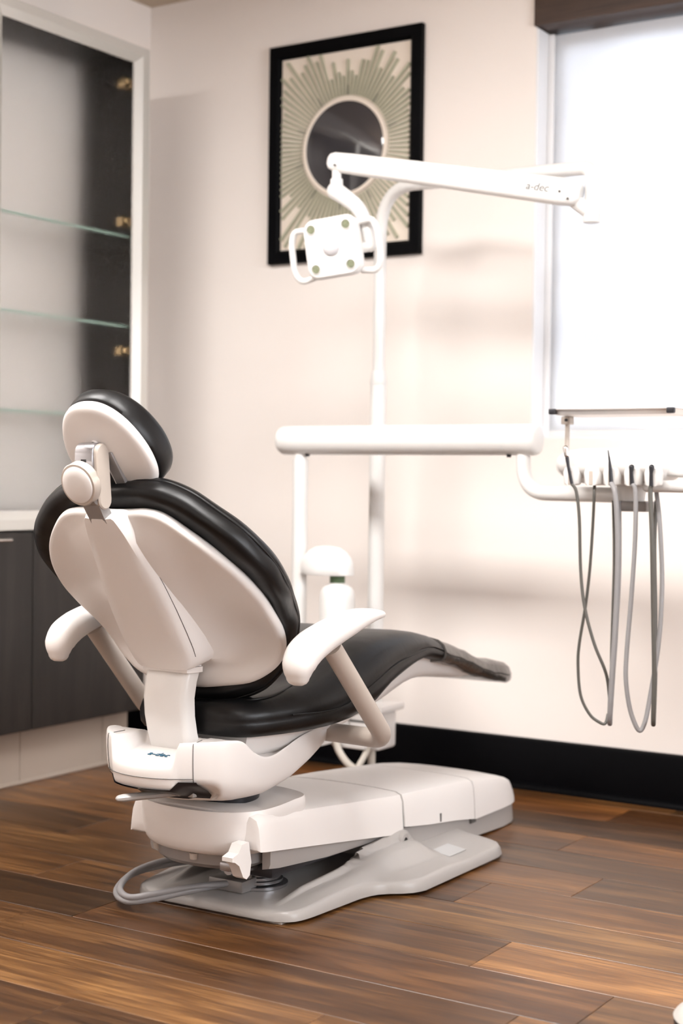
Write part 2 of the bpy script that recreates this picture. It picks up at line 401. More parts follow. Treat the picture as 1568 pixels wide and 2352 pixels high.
# walls
WX0, WX1, WZ0, WZ1 = -2.11, -0.45, 1.128, 2.66
wb = MB()
wb.add(*box(XL - .15, WX0, YB, YB + .16, -0.1, ZC + .1)); wb.add(*box(WX1, XR + .15, YB, YB + .16, -0.1, ZC + .1))
wb.add(*box(WX0, WX1, YB, YB + .16, -0.1, WZ0)); wb.add(*box(WX0, WX1, YB, YB + .16, WZ1, ZC + .1))
struct(wb.mk('wall_back', WALL, smooth=0))
struct(MB().add(*box(XL - .15, XL, YF - .15, YB, -0.1, ZC + .1)).mk('wall_left', WALL, smooth=0))
wr = MB(); wr.add(*box(XR, XR + .15, YF - .15, 1.0, -.1, ZC + .1)); wr.add(*box(XR, XR + .15, 3.4, YB, -.1, ZC + .1))
wr.add(*box(XR, XR + .15, 1.0, 3.4, -.1, 0.95)); wr.add(*box(XR, XR + .15, 1.0, 3.4, 2.45, ZC + .1)); struct(wr.mk('wall_right', WALL, smooth=0))
struct(MB().add(*box(XL, XR, YF - .15, YF, -0.1, ZC + .1)).mk('wall_front', WALL, smooth=0))
struct(MB().add(*box(XL, XR, YF, YB, ZC, ZC + .1)).mk('ceiling', CEIL, smooth=0))
# added side window out of frame, put in to light the right side
w2 = struct(empty('added_window', (XR, 2.2, .95)))
f = MB(); f.add(*box(XR + .02, XR + .1, 1.0, 1.06, .95, 2.45)); f.add(*box(XR + .02, XR + .1, 3.34, 3.4, .95, 2.45)); f.add(*box(XR + .02, XR + .1, 2.17, 2.23, .95, 2.45))
f.add(*box(XR + .02, XR + .1, 1.0, 3.4, .95, 1.0)); f.add(*box(XR + .02, XR + .1, 1.0, 3.4, 2.4, 2.45)); f.mk('window_frame', TRIMW, w2, smooth=0)
MB().add(*box(XR + .055, XR + .06, 1.0, 3.4, .95, 2.45)).mk('pane', PANE, w2, smooth=0)
# baseboards
def bboard(name, pts_a, pts_b, n):
    """profile along a wall: pts (x,y) ends, n = inward normal"""
    prof = [(0, 0), (0.034, 0), (0.033, 0.008), (0.028, 0.016), (0.018, 0.021), (0.016, 0.022), (0.016, 0.154), (0.012, 0.162), (0, 0.164)]
    A, B, N = Vector((*pts_a, 0)), Vector((*pts_b, 0)), Vector((*n, 0))
    return struct(mk(name, *loft([[P + N * a + Vector((0, 0, b)) for a, b in prof] for P in (A, B)]), BLKPAINT, smooth=40))
bboard('baseboard_back', (XL, YB), (XR, YB), (0, -1))
bboard('baseboard_left', (XL, YB - .036), (XL, 4.075), (1, 0))
bboard('baseboard_right', (XR, YB - .036), (XR, YF), (-1, 0))
# window 1: recess, frame, glass, roller shade, sill
w1 = struct(empty('window_1', ((WX0 + WX1) / 2, YB + .16, WZ0)))
f = MB()
for a in ((WX0, WX0 + .05), (WX1 - .05, WX1), (-1.31, -1.27)): f.add(*box(a[0], a[1], YB + .115, YB + .155, WZ0, WZ1 - .22, .003, 1))
f.add(*box(WX0, WX1, YB + .117, YB + .153, WZ0, WZ0 + .05)); f.add(*box(WX0, WX1, YB + .117, YB + .153, WZ1 - .27, WZ1 - .22)); f.mk('window_frame', TRIMW, w1, smooth=0)
MB().add(*box(WX0, WX1, YB + .134, YB + .138, WZ0, WZ1 - .22)).mk('pane', PANE, w1, smooth=0)
lin = MB(); lin.add(*box(WX0, WX0 + .008, YB + .002, YB + .115, WZ0, WZ1 - .22, .001, 1)); lin.add(*box(WX1 - .008, WX1, YB + .002, YB + .115, WZ0, WZ1 - .22, .001, 1))
lin.add(*box(WX0, WX1, YB + .002, YB + .115, WZ0, WZ0 + .008, .001, 1)); lin.mk('window_lining', TRIMW, w1, smooth=0)
sh = MB(); rg = []
for i in range(2):
    rg.append([Vector((WX0 + .012 + (WX1 - WX0 - .024) * k / 30, YB + .088 + .0012 * sin(k * .9) + i * .0015, 0)) for k in range(31)])
vs = []; fs = []
for zi, z in enumerate((WZ0 + .012, 2.436)):
    for ring in rg: vs += [p + Vector((0, 0, z)) for p in ring]
n = 31
for k in range(n - 1):
    fs.append((k, k + 1, 2 * n + k + 1, 2 * n + k)); fs.append((n + k, n + k + 1, 3 * n + k + 1, 3 * n + k)); fs.append((k, k + 1, n + k + 1, n + k)); fs.append((2 * n + k, 2 * n + k + 1, 3 * n + k + 1, 3 * n + k))
shd = empty('roller_shade', ((WX0 + WX1) / 2, YB + .088, WZ0 + .012), 'white translucent roller shade drawn down in the bright window', 'shade')
mk('shade_fabric', vs, fs, SHADE, shd, smooth=60)
mk('hem_bar', *box(WX0 + .012, WX1 - .012, YB + .083, YB + .095, WZ0 + .009, WZ0 + .03, .003), WHITE2, shd)
mk('side_channel', *box(WX0 + .008, WX0 + .030, YB + .074, YB + .086, WZ0 + .009, 2.437, .003), TRIMW, shd)
mk('side_channel', *box(WX1 - .030, WX1 - .008, YB + .074, YB + .086, WZ0 + .009, 2.437, .003), TRIMW, shd)
bm_ = MB().add(*box(WX0 - .003, WX1, YB - .014, YB + .16, 2.445, WZ1 + 0.0, .004)); o = bm_.mk('trim_1', BEAMW, loc=((WX0 + WX1) / 2, YB, 2.445)); struct(o)
# roof eave outside, plus an added unseen slanted board; both only shadow the shade
ev = empty('roof_eave', (-1.3, YB + .16, 2.95)); struct(ev)
mk('eave_board', *box(-3.2, 1.0, YB + .16, 4.90, 2.98, 3.02, .004), BEAMW, ev, smooth=0)
for k in range(34):
    x = -3.1 + k * .12
    mk('roof_tile', *xform(tube([Vector((x, 4.63, 3.06)), Vector((x, 4.945 + .010 * sin(k * 2.1), 3.05 + .006 * sin(k * 1.3)))], .058, 10), Matrix.Identity(4)), mat('roof_tile_clay', (0.3, 0.12, 0.07), .8) if k == 0 else bpy.data.materials['roof_tile_clay'], ev)
br_ = mk('shadow_board', *loft([[Vector((xx, yy, zz)) for xx, yy in ((x0, 4.74), (x0 + .075, 4.74), (x0 + .075, 4.765), (x0, 4.765))] for zz, x0 in ((.6, -1.90), (2.985, -2.105))]), BEAMW, ev, smooth=0)
# ceiling light fixtures (out of frame)
for x, y in ((-2.8, 1.9), (.4, .9), (-1.2, 1.9)):
    t = empty('ceiling_light', (x, y, ZC), {(-2.8): 'flat white square panel light on the ceiling nearest the tall cabinet', .4: 'flat white panel light on the ceiling nearest the side window', -1.2: 'flat white panel light on the ceiling in front of the shaded window'}[x], 'light', 'ceiling panel lights')
    g = MB()
    for q in (box(x - .64, x - .60, y - .34, y + .34, ZC - .03, ZC), box(x + .60, x + .64, y - .34, y + .34, ZC - .03, ZC), box(x - .6, x + .6, y - .34, y - .30, ZC - .03, ZC), box(x - .6, x + .6, y + .30, y + .34, ZC - .03, ZC)): g.add(*q)
    g.mk('frame', TRIMW, t, smooth=0)
    mk('diffuser', *box(x - .6, x + .6, y - .3, y + .3, ZC - .018, ZC - .001), PANELLIGHT, t, smooth=0)

# ================================================================= TALL CABINET
CX = -3.40; CY0, CY1 = 2.56, 4.066; CZ = 2.455
cab = empty('tall_cabinet', (CX - .15, 3.31, 0), 'tall built-in cabinet with frosted glass upper doors and dark lower doors', 'cabinet')
c = MB(); XB = XL + .003
for yy in (CY0, 3.305, CY1 - .018): c.add(*box(XB, CX - .003, yy, yy + .018, .185, CZ, .001, 1))
for zz in (.185, .845, CZ - .02): c.add(*box(XB, CX - .003, CY0 + .018, CY1 - .018, zz, zz + .018))
c.mk('carcass', ESPR, cab, smooth=0)
mk('back_panel', *box(XB + .001, XB + .011, CY0 + .02, CY1 - .02, .865, CZ - .022), mat('pale_back_panel', (0.95, 0.90, 0.85), .6, vary=(2, .02)), cab, smooth=0)
SHEDGE = mat('green_glass_edge', (0.30, 0.44, 0.38), 0.3, vary=(9, .03))
for z in (1.194, 1.505, 1.812):
    for ya, yb in ((3.325, CY1 - .02), (CY0 + .02, 3.303)):
        sf = mk('glass_shelf', *box(XB + .02, CX - .032, ya, yb, z - .004, z + .004, .001, 1), SHELFG, cab, smooth=0)
        mk('shelf_edge', *box(CX - .032, CX - .030, ya, yb, z - .004, z + .004), SHEDGE, sf, smooth=0)
def glass_door(y0, y1, z0, z1, zi=.062, yi=.068):
    zi2 = .056
    d = mk('glass_door', *box(CX - .004, CX + .0, y0 + yi - .004, y1 - yi + .004, z0 + zi - .004, z1 - zi2 + .004), FROST, cab, smooth=0)
    # mitred bevelled aluminium frame, one bar per side
    outer = [(y0, z0), (y1, z0), (y1, z1), (y0, z1)]; inner = [(y0 + yi, z0 + zi), (y1 - yi, z0 + zi), (y1 - yi, z1 - zi2), (y0 + yi, z1 - zi2)]
    def lerp(a, b, t): return (a[0] + (b[0] - a[0]) * t, a[1] + (b[1] - a[1]) * t)
    prof = [(0, -.002), (0, .016), (.04, .020), (.55, .020), (.93, .006), (1, .004), (1, -.002)]
    for k in range(4):
        a0, a1, b0, b1 = outer[k], outer[(k + 1) % 4], inner[k], inner[(k + 1) % 4]
        R = []
        for (o_, i_) in ((a0, b0), (a1, b1)):
            R.append([Vector((CX + h, *lerp(o_, i_, t))) for t, h in prof])
        mk('frame_bar', *loft(R), ALU, d, smooth=25)
    return d
gd = glass_door(3.312, CY1, .818, CZ); glass_door(CY0, 3.308, .818, CZ)
for z in (2.33, 1.86, 1.42):
    g = MB(); g.add(*cyl((CX - .012, CY1 - .095, z), (CX - .004, CY1 - .095, z), .018)); g.add(*box(CX - .055, CX - .008, CY1 - .085, CY1 - .019, z - .014, z + .014, .004)); g.mk('hinge', BRASS, cab)
for (a, b) in ((CY0 + .002, 3.014), (3.018, 3.516), (3.520, CY1)):
    d = mk('lower_door', *box(CX - .002, CX + .018, a, b, .186, .812, .0015, 1), ESPR, cab, smooth=0)
    if b < 3.6:
        hy = b - .13
        g = MB(); g.add(*tube([(CX + .018, hy - .055, .792), (CX + .045, hy - .055, .792)], .004, 8)); g.add(*tube([(CX + .018, hy + .0, .792), (CX + .045, hy + .0, .792)], .004, 8)); g.add(*tube([(CX + .045, hy - .07, .792), (CX + .045, hy + .01, .792)], .005, 10)); g.mk('handle', CHROME, d)
for (a, b) in ((CY0, 3.54), (3.543, 3.936), (3.939, CY1 - .0)):
    mk('toe_panel', *box(CX - .068, CX - .056, a, b, .012, .186, .001, 1), BEIGE, cab, smooth=0)
mk('toe_strip', *box(CX - .072, CX - .052, CY0, CY1, 0, .012, .002, 1), BEIGE, cab, smooth=0)
mk('plinth', *box(XB, CX - .07, CY0 + .01, CY1 - .01, 0, .185), ESPR, cab, smooth=0)

# ================================================================= FRAMED SUNBURST MIRROR
FX0, FX1, FZ0, FZ1 = -3.137, -2.517, 1.749, 2.515; YW = YB
pic = empty('framed_mirror', ((FX0 + FX1) / 2, YW, FZ0), 'black framed wall piece with sunburst rods round a dark mirror', 'mirror')
fo = [(FX0, FZ0), (FX1, FZ0), (FX1, FZ1), (FX0, FZ1)]; fw = .048
fi = [(FX0 + fw, FZ0 + fw), (FX1 - fw, FZ0 + fw), (FX1 - fw, FZ1 - fw), (FX0 + fw, FZ1 - fw)]
for k in range(4):
    R = []
    for (a, b) in ((fo[k], fi[k]), (fo[(k + 1) % 4], fi[(k + 1) % 4])):
        R.append([Vector((a[0] + (b[0] - a[0]) * t, YW - h, a[1] + (b[1] - a[1]) * t)) for t, h in ((0, .0), (0, .022), (.06, .025), (.75, .024), (.9, .016), (1, .012), (1, 0))])
    mk('frame_bar', *loft(R), BLKPAINT, pic, smooth=30)
mk('mat_board', *box(fi[0][0] - .004, fi[1][0] + .004, YW - .008, YW - .001, fi[0][1] - .004, fi[2][1] + .004), CREAMMAT, pic, smooth=0)
mcx, mcz = -2.822, 2.135
def lathe_y(prof, y, seg=64):
    return [[Vector((mcx + r * cos(2 * pi * k / seg), y - h, mcz + r * sin(2 * pi * k / seg))) for k in range(seg)] for r, h in prof]
mk('mirror_disc', *loft(lathe_y([(.158, .0), (.158, .010), (.15, .0115), (.02, .0115)], YW - .006)), MIRRORD, pic)
v_, f_ = loft(lathe_y([(.156, .004), (.158, .012), (.164, .014), (.170, .012), (.172, .004)], YW - .006), False, False)
mk('mirror_ring', v_, f_, CREAMMAT, pic)
ix0, ix1, iz0, iz1 = fi[0][0] + .002, fi[1][0] - .002, fi[0][1] + .002, fi[2][1] - .002
for k in range(92):
    a = 2 * pi * (k + .5) / 92
    ca, sa = cos(a), sin(a)
    tmax = min([((ix1 if ca > 0 else ix0) - mcx) / ca if abs(ca) > 1e-5 else 9, ((iz1 if sa > 0 else iz0) - mcz) / sa if abs(sa) > 1e-5 else 9])
    ln = [.335, .30, .36, .27, .33, .285, .35, .345, .30, .29, .34][(k * 7 + k // 5) % 11] + (.06 if abs(sa) > .7 and k % 3 else 0)
    if abs(sa) > .97: ln = [.26, .30, .245][k % 3]
    ln = min(ln, tmax)
    r0 = .178; w0, w1 = .0026, .0026 + .0028 * (ln / .35)
    N = Vector((-sa, 0, ca)); D = Vector((ca, 0, sa)); O = Vector((mcx, YW - .008, mcz))
    R = [[O + D * rr + N * (ww * q) + Vector((0, -hh, 0)) for q, hh in ((-1, 0), (-.85, .009), (.85, .009), (1, 0))] for rr, ww in ((r0, w0), (ln, w1))]
    rod = mk('sunburst_rod', *loft(R), SAGE, pic, smooth=0)
    if k % 9 == 4:
        R = [[O + D * rr + N * (.0042 * q) + Vector((0, -hh, 0)) for q, hh in ((-1, .002), (-.7, .0065), (.7, .0065), (1, .002))] for rr in (.179, .213)]
        mk('dark_bead', *loft(R), BROWNROD, rod, smooth=0)

# ================================================================= DENTAL CHAIR
XC = -2.10
chair = empty('dental_chair', (XC, 3.3, 0), 'white and black reclined dental chair on a grey floor plate', 'chair')
def P3(u, y, z): return Vector((XC + u, y, z))
# --- backrest, described by the curve of its rear edge (z, y)
BP = [(.44, 2.62), (.50, 2.66), (.545, 2.690), (.57, 2.703), (.605, 2.707), (.637, 2.693), (.67, 2.664), (.713, 2.612), (.795, 2.518), (.866, 2.449), (.93, 2.405), (1.0, 2.36)]
def bsurf(u, z, h):
    y = sinterp(BP, z); dy = (sinterp(BP, z + .012) - sinterp(BP, z - .012)) / .024
    n = Vector((1, -dy)).normalized()
    return P3(u, y + n.x * h, z + n.y * h)
shell_half = [(0, .922), (.05, .9235), (.095, .925), (.137, .915), (.183, .882), (.222, .846), (.255, .802), (.273, .755), (.272, .713), (.262, .668), (.246, .625), (.225, .592), (.195, .567), (.152, .547), (.087, .536), (.04, .530), (0, .529)]
so = closed_smooth(mirror_outline(shell_half), 4)
def shell_fn(u, z, h):
    # h<0 : rear. extra dish / lumbar bulge on the rear skin
    if h < -.01:
        k = max(0, min(1, (-h - .01) / .01))
        lump = .070 * math.exp(-(u / .115) ** 2) * max(0, min(1, (.91 - z) / .24))
        dish = .010 * math.exp(-((abs(u) - .17) / .06) ** 2)
        h = h - k * lump + k * dish
    return bsurf(u, z, h)
rings = [(.93, .014), (.985, .013), (1.0, .006), (1.0, -.001), (.992, -.007), (.975, -.0105), (.95, -.012), (.9, -.013), (.82, -.0155), (.72, -.02), (.6, -.02), (.47, -.02), (.34, -.02), (.2, -.02), (.08, -.02)]
mk('backrest_shell', *slab(so, rings, shell_fn, (0, .74)), WHITE, chair, smooth=60)
cush_half = [(0, .958), (.06, .961), (.12, .959), (.17, .943), (.213, .918), (.263, .875), (.297, .828), (.312, .783), (.307, .733), (.285, .682), (.258, .637), (.225, .600), (.183, .566), (.135, .541), (.07, .523), (0, .517)]
co = closed_smooth(mirror_outline(cush_half), 5)
def cush_fn(u, z, h):
    w = .0022 * sin(z * 95 + u * 30) * (1 if .01 < h < .055 else .2)
    return bsurf(u * (1 + w), z, h + w * .5)
rings = [(.90, .012), (.955, .011), (.985, .016), (.998, .024), (1.001, .036), (1.001, .047), (.9925, .0500), (.999, .0525), (.993, .061), (.970, .071), (.92, .078), (.8, .084), (.6, .084), (.4, .083), (.2, .082), (.05, .082)]
cus = mk('backrest_cushion', *slab(co, rings, cush_fn, (0, .74)), LEATHER, chair, smooth=70)
pip = [bsurf(.74 * 0 + p[0] * .996, .74 + (p[1] - .74) * .996, .0500) for p in co]
mk('piping', *tube(pip + [pip[0]], .0022, 6), LEATHER, cus)
# --- spine cover on the back
sp_y = [(.40, 2.607), (.50, 2.605), (.54, 2.602), (.58, 2.586), (.631, 2.551), (.70, 2.506), (.768, 2.463), (.84, 2.416), (.903, 2.372), (.93, 2.352)]
def spine_ring(z, hw, dep, y=None, wedge=1.16):
    y = sinterp(sp_y, z) if y is None else y
    pts = [(-hw * wedge, dep), (-hw * 1.06, dep * .45), (-hw * 1.0, .012), (-hw * .9, .002), (-hw * .6, 0), (0, -.003), (hw * .6, 0), (hw * .9, .002), (hw * 1.0, .012), (hw * 1.06, dep * .45), (hw * wedge, dep)]
    n = Vector((.80, .60)) if z > .6 else Vector((.95, .3))
    return [P3(u, y + d * n.x, z + d * n.y) for u, d in pts]
R = []
for z, hw, dep in ((.575, .070, .060), (.580, .077, .066), (.592, .083, .072), (.615, .087, .078), (.65, .088, .075), (.70, .086, .068), (.755, .080, .060), (.82, .068, .054), (.87, .056, .047), (.893, .048, .042), (.902, .044, .038), (.906, .038, .034)):
    R.append(spine_ring(z, hw, dep))
spn = mk('spine_cover', *loft(R), WHITE, chair, smooth=50)
mk('seam', *tube([P3(a * 1.035, sinterp(sp_y, z) + .0165, z + .0115) for z, a in ((.595, .083), (.615, .087), (.65, .088), (.70, .086), (.755, .080), (.82, .068), (.87, .056))], .0007, 5), GAP, spn)
mk('adjust_slot', *box(XC + .028, XC + .034, 2.385, 2.405, .9055, .9075), BLACK, spn, smooth=0)
# upright link (curved strap) between backrest and base
R = []
for z, dy, hw in ((.375, 0.016, .0575), (.40, .006, .0575), (.43, -.005, .0575), (.47, -.015, .058), (.51, -.018, .0585), (.545, -.012, .0595), (.572, -.002, .0605), (.582, .004, .0605)):
    y = 2.610 + dy
    R.append([P3(u - .003, y + d, z) for u, d in ((-hw, .035), (-hw, .008), (-hw + .004, .001), (-hw + .012, -.0015), (0, -.003), (hw - .014, -.0015), (hw - .004, .003), (hw, .012), (hw + .002, .035))])
mk('upright_link', *loft(R), WHITE2, chair, smooth=50)
mk('link_collar', *loft([[P3(u - .001, 2.599 + d, z) for u, d in ((-.068, .04), (-.068, .004), (-.061, -.003), (.061, -.003), (.068, .006), (.071, .04))] for z in (.568, .580)]), WHITE, chair, smooth=50)
# --- headrest
HA = radians(37); HUP = Vector((0, -sin(HA), cos(HA))); HN = Vector((0, cos(HA), sin(HA))); HO = P3(0, 2.356, 1.105)
def hs(u, v, h): return HO + Vector((u, 0, 0)) + HUP * v + HN * h
hh = [(0, .047), (.036, .041), (.066, .021), (.089, -.010), (.105, -.052), (.110, -.092), (.105, -.128), (.088, -.156), (.056, -.171), (0, -.178)]
ho = closed_smooth(mirror_outline(hh), 6)
def hfn(u, v, h):
    if h < -.008: h -= .010 * math.exp(-(u / .05) ** 2 - ((v + .07) / .08) ** 2)
    return hs(u, v, h)
rings = [(.93, .012), (.985, .010), (1.0, .003), (.993, -.004), (.97, -.0075), (.93, -.010), (.85, -.012), (.7, -.0135), (.5, -.0145), (.3, -.015), (.1, -.015)]
hsh = mk('headrest_shell', *slab(ho, rings, hfn, (0, -.065)), WHITE, chair, smooth=60)
def hcf(u, v, h): return hs(u * 1.0, v, h + .012 * (u / .1) ** 2 * (1 if h > .03 else 0))
rings = [(.92, .010), (.985, .009), (1.02, .016), (1.035, .028), (1.03, .040), (1.005, .050), (.95, .058), (.85, .063), (.65, .066), (.4, .066), (.15, .066)]
mk('headrest_cushion', *slab(ho, rings, hcf, (0, -.065)), LEATHER, chair, smooth=70)
# grey slotted track on the headrest shell
def hplate(u0, u1, v0, v1, h0, h1, r=.004): 
    M = basis(HO, (1, 0, 0), HUP); M2 = M.copy()
    vf = box(u0, u1, v0, v1, -h1, -h0, .002, 2)
    z = Vector((1, 0, 0)).cross(HUP)    # = direction of basis z
    s = 1 if z.dot(HN) > 0 else -1
    return [HO + Vector((a.x, 0, 0)) + HUP * a.y + HN * (a.z) for a in vf[0]], vf[1]
mk('headrest_track', *hplate(-.034, .034, -.176, -.060, .012, .0262), BRK, chair)
sl = rrect(.0075, .060, .0074, 5)
mk('track_slot', *loft([[hs(a, b - .092, -h) for a, b in sl] for h in (.012, .0275)]), BLACK, chair, smooth=30)
sl2 = rrect(.0095, .062, .0094, 5)
mk('slot_rim', *loft([[hs(a, b - .092, -h) for a, b in sl2] for h in (.012, .0268)]), WHITE, chair, smooth=30)
# hinge block, side plates, knob, neck blade
g = MB(); g.add(*cyl(P3(-.030, 2.352, 1.043), P3(.018, 2.352, 1.043), .0195, bev=.002)); g.add(*xform(box(-.030, .018, -.0195, .016, -.040, .0, .002), Matrix.Translation(P3(0, 2.352, 1.043))))
hk = g.mk('hinge_barrel', SILVER, chair); 
mk('hinge_window', *box(XC - .012, XC + .001, 2.3315, 2.333, 1.018, 1.028), BLACK, hk, smooth=0)
g = MB(); g.add(*xform(box(-.028, .016, -.012, .018, -.10, .0, .003), Matrix.Translation(P3(0, 2.353, 1.040)))); g.mk('hinge_arm', BRK, chair)
g = MB(); g.add(*tube([P3(-.008, 2.362, 1.05), P3(-.008, 2.392, 1.072)], .012, 12)); g.mk('headrest_stem', BRK, chair)
def stadium(c0, c1, r, x0, x1, n=8, bev=.003):
    c0 = Vector(c0); c1 = Vector(c1); d = (c1 - c0).normalized(); a0 = math.atan2(d.y, d.x); pts = []
    def ring(rr, x):
        o = []
        for c_, s in ((c1, 0), (c0, pi)):
            for k in range(n + 1):
                a = a0 + s - pi / 2 + pi * k / n; o.append(P3(x, c_.x + rr * cos(a), c_.y + rr * sin(a)))
        return o
    return loft([ring(r - bev, x0), ring(r, x0 + bev), ring(r, x1 - bev), ring(r - bev, x1)])
mk('link_cover', *stadium((2.356, 1.042), (2.366, .945), .0195, .011, .027), WARM, chair)
g = MB(); g.add(*cyl(P3(-.026, 2.352, .952), P3(.020, 2.352, .952), .018, bev=.002)); g.mk('lower_hinge', BRK, chair)
R = [[P3(u, y, z) for u, y, z in ((-hw, y0, z0), (hw, y0, z0), (hw + .003, y1, z0 + .004), (-hw, y1, z0 + .004))] for z0, y0, y1, hw in ((.896, 2.376, 2.396, .021), (.908, 2.367, 2.390, .021), (.93, 2.352, 2.375, .022), (.948, 2.345, 2.368, .024))]
mk('neck_blade', *loft(R), BRK, chair, smooth=20)
kc = P3(-.004, 2.334, .982); kn = Vector((0, -.95, -.31)); KU = Vector((0, -.31, .95))
def kring(r, h, notch=0):
    o = []
    for k in range(48):
        a = 2 * pi * k / 48; rr = r
        if notch:
            for na in (.35, 1.95, 3.6, 5.2):
                d = abs((a - na + pi) % (2 * pi) - pi)
                if d < .16: rr = r * (1 - .07 * cos(d / .16 * pi / 2))
        o.append(kc + Vector((1, 0, 0)) * (rr * cos(a)) + KU * (rr * sin(a)) + kn * h)
    return o
kb = mk('tilt_knob', *loft([kring(.030, -.006), kring(.044, .0, 1), kring(.0465, .004, 1), kring(.0465, .016, 1), kring(.0435, .0205), kring(.040, .021)]), WARM, chair)
mk('knob_cap', *loft([kring(.0385, .018), kring(.0385, .0225), kring(.036, .0245), kring(.02, .0265), kring(.004, .027)]), WHITE, kb, smooth=50)
# --- arms
for s in (1, -1):
    ex = .335 * s
    g = MB()
    bodyp = [P3(.10 * s, 3.035, .388), P3(.155 * s, 3.035, .390), P3(.345 * s, 2.965, .402), P3(.338 * s, 2.742, .632)]
    pth = bend(bodyp, .045, 8)
    g.add(*tube(pth, .0225, 16))
    post = g.mk('armrest_post', WARM, chair, smooth=50)
    ctr = [onx(px, py, XC + .33) for px, py in ((679, 1556), (681, 1530), (693, 1502), (716, 1478), (748, 1456), (781, 1437), (812, 1421), (838, 1412), (856, 1410))]
    hw_ = [.026, .036, .040, .041, .040, .039, .037, .033, .027]; th = [.018, .027, .030, .030, .028, .025, .021, .015, .010]
    cp = smooth_path([Vector((0, c_.y, c_.z)) for c_ in ctr], 4); nn = len(cp)
    R = []
    for i, c_ in enumerate(cp):
        t = i / (nn - 1) * (len(hw_) - 1); a = int(min(t, len(hw_) - 2)); fr = t - a
        w = hw_[a] * (1 - fr) + hw_[a + 1] * fr; h = th[a] * (1 - fr) + th[a + 1] * fr
        T = (cp[min(i + 1, nn - 1)] - cp[max(i - 1, 0)]).normalized(); N = Vector((0, -T.z, T.y))
        R.append([Vector((XC + ex, 0, 0)) + c_ + Vector((w * math.copysign(abs(cos(q)) ** .8, cos(q)), 0, 0)) + N * (h * math.copysign(abs(sin(q)) ** .8, sin(q))) for q in [2 * pi * k / 24 for k in range(24)]])
    # rounded nose rings
    def cap(R0, R1, sgn):
        c0 = sum(R0, Vector()) / len(R0); d = (c0 - sum(R1, Vector()) / len(R1)).normalized()
        return [[c0 + (p - c0) * sc_ + d * off_ for p in R0] for sc_, off_ in ((.93, .006), (.75, .012), (.45, .016))]
    A = cap(R[0], R[1], 1); B = cap(R[-1], R[-2], 1)
    pad = mk('armrest', *loft(A[::-1] + R + B), WHITE, post, smooth=60)
# --- seat cushion
ZT = [(2.60, .495), (2.65, .502), (2.79, .509), (2.88, .524), (2.97, .550), (3.05, .580), (3.125, .603), (3.20, .612), (3.29, .613), (3.42, .598), (3.53, .567), (3.67, .530), (3.80, .491), (3.95, .470), (4.06, .450)]
ZB = [(2.60, .424), (2.69, .420), (2.9, .425), (3.07, .453), (3.21, .503), (3.39, .536), (3.52, .515), (3.64, .490), (3.77, .453), (3.90, .423), (4.06, .395)]
HW = [(2.655, .07), (2.660, .10), (2.672, .13), (2.695, .158), (2.73, .176), (2.78, .194), (2.84, .216), (2.92, .240), (3.0, .252), (3.1, .250), (3.3, .232), (3.5, .205), (3.8, .180), (3.95, .170), (3.995, .156), (4.020, .128), (4.033, .085)]
def seat_section(y, top_add=0.0, grow=0.0, bot=None):
    hw = interp(HW, y) + grow; zt = sinterp(ZT, y) + top_add; zb = (sinterp(ZB, y) if bot is None else bot)
    hgt = zt - zb; edge = min(.022, hw * .3)
    dish = .016 if y < 2.95 else .006
    ps = []
    ps += [(-hw + .05, zb), (-hw + .016, zb + .002), (-hw + .004, zb + hgt * .16), (-hw, zb + hgt * .38), (-hw + .003, zb + hgt * .43), (-hw + .0, zb + hgt * .48), (-hw + .008, zb + hgt * .70), (-hw + .026, zb + hgt * .90), (-hw + .055, zt - .001)]
    for k in (-.65, -.4, -.2, 0, .2, .4, .65): ps.append((k * (hw - .03), zt + .0 - dish * (1 - abs(k)) + .003))
    ps += [(-a, b) for a, b in ps[:9][::-1]]
    e = 1.0
    if y < 2.71: e = .72 + .28 * sqrt(max(0, 1 - ((2.71 - y) / .055) ** 2))
    if y > 3.975: e = .62 + .38 * sqrt(max(0, 1 - ((y - 3.975) / .060) ** 2))
    zm = zb + hgt * .5
    return [P3(a, y, zm + (b - zm) * e) for a, b in ps]
ys = [2.655, 2.66, 2.67, 2.685, 2.71] + [2.75 + .04 * i for i in range(31)] + [3.975, 3.995, 4.012, 4.025, 4.033]
seat = mk('seat_cushion', *loft([seat_section(y) for y in ys]), LEATHER, chair, smooth=70)
mk('piping', *tube(smooth_path([P3(.207, 2.79, .4670), P3(.246, 2.93, .4695), P3(.249, 3.07, .511), P3(.240, 3.2, .546), P3(.222, 3.38, .5625)], 5), .0020, 6), LEATHER, seat)
mk('piping', *tube(smooth_path([P3(.0, 2.70, .497), P3(.09, 2.71, .4985), P3(.14, 2.74, .502), P3(.155, 2.80, .508), P3(.15, 2.88, .522)], 6), .0028, 6), LEATHER, seat)
ysc = [3.50, 3.502, 3.53, 3.56] + [3.6 + .04 * i for i in range(10)] + [3.99, 4.01, 4.025, 4.034]
def toe_section(y):
    sct = seat_section(min(y, 4.032)); cz = sum(p.z for p in sct) / len(sct); cx = XC
    g_ = .0045 if y > 3.501 else .0
    return [Vector((cx + (p.x - cx) * (1 + g_ / .17), y + (.004 if y > 4.02 else 0), p.z + (g_ + .0015 * sin(p.x * 90 + y * 70)) * (1 if p.z > cz else -1))) for p in sct]
mk('toe_cover', *loft([toe_section(y) for y in ysc]), TOECLEAR, chair, smooth=50)
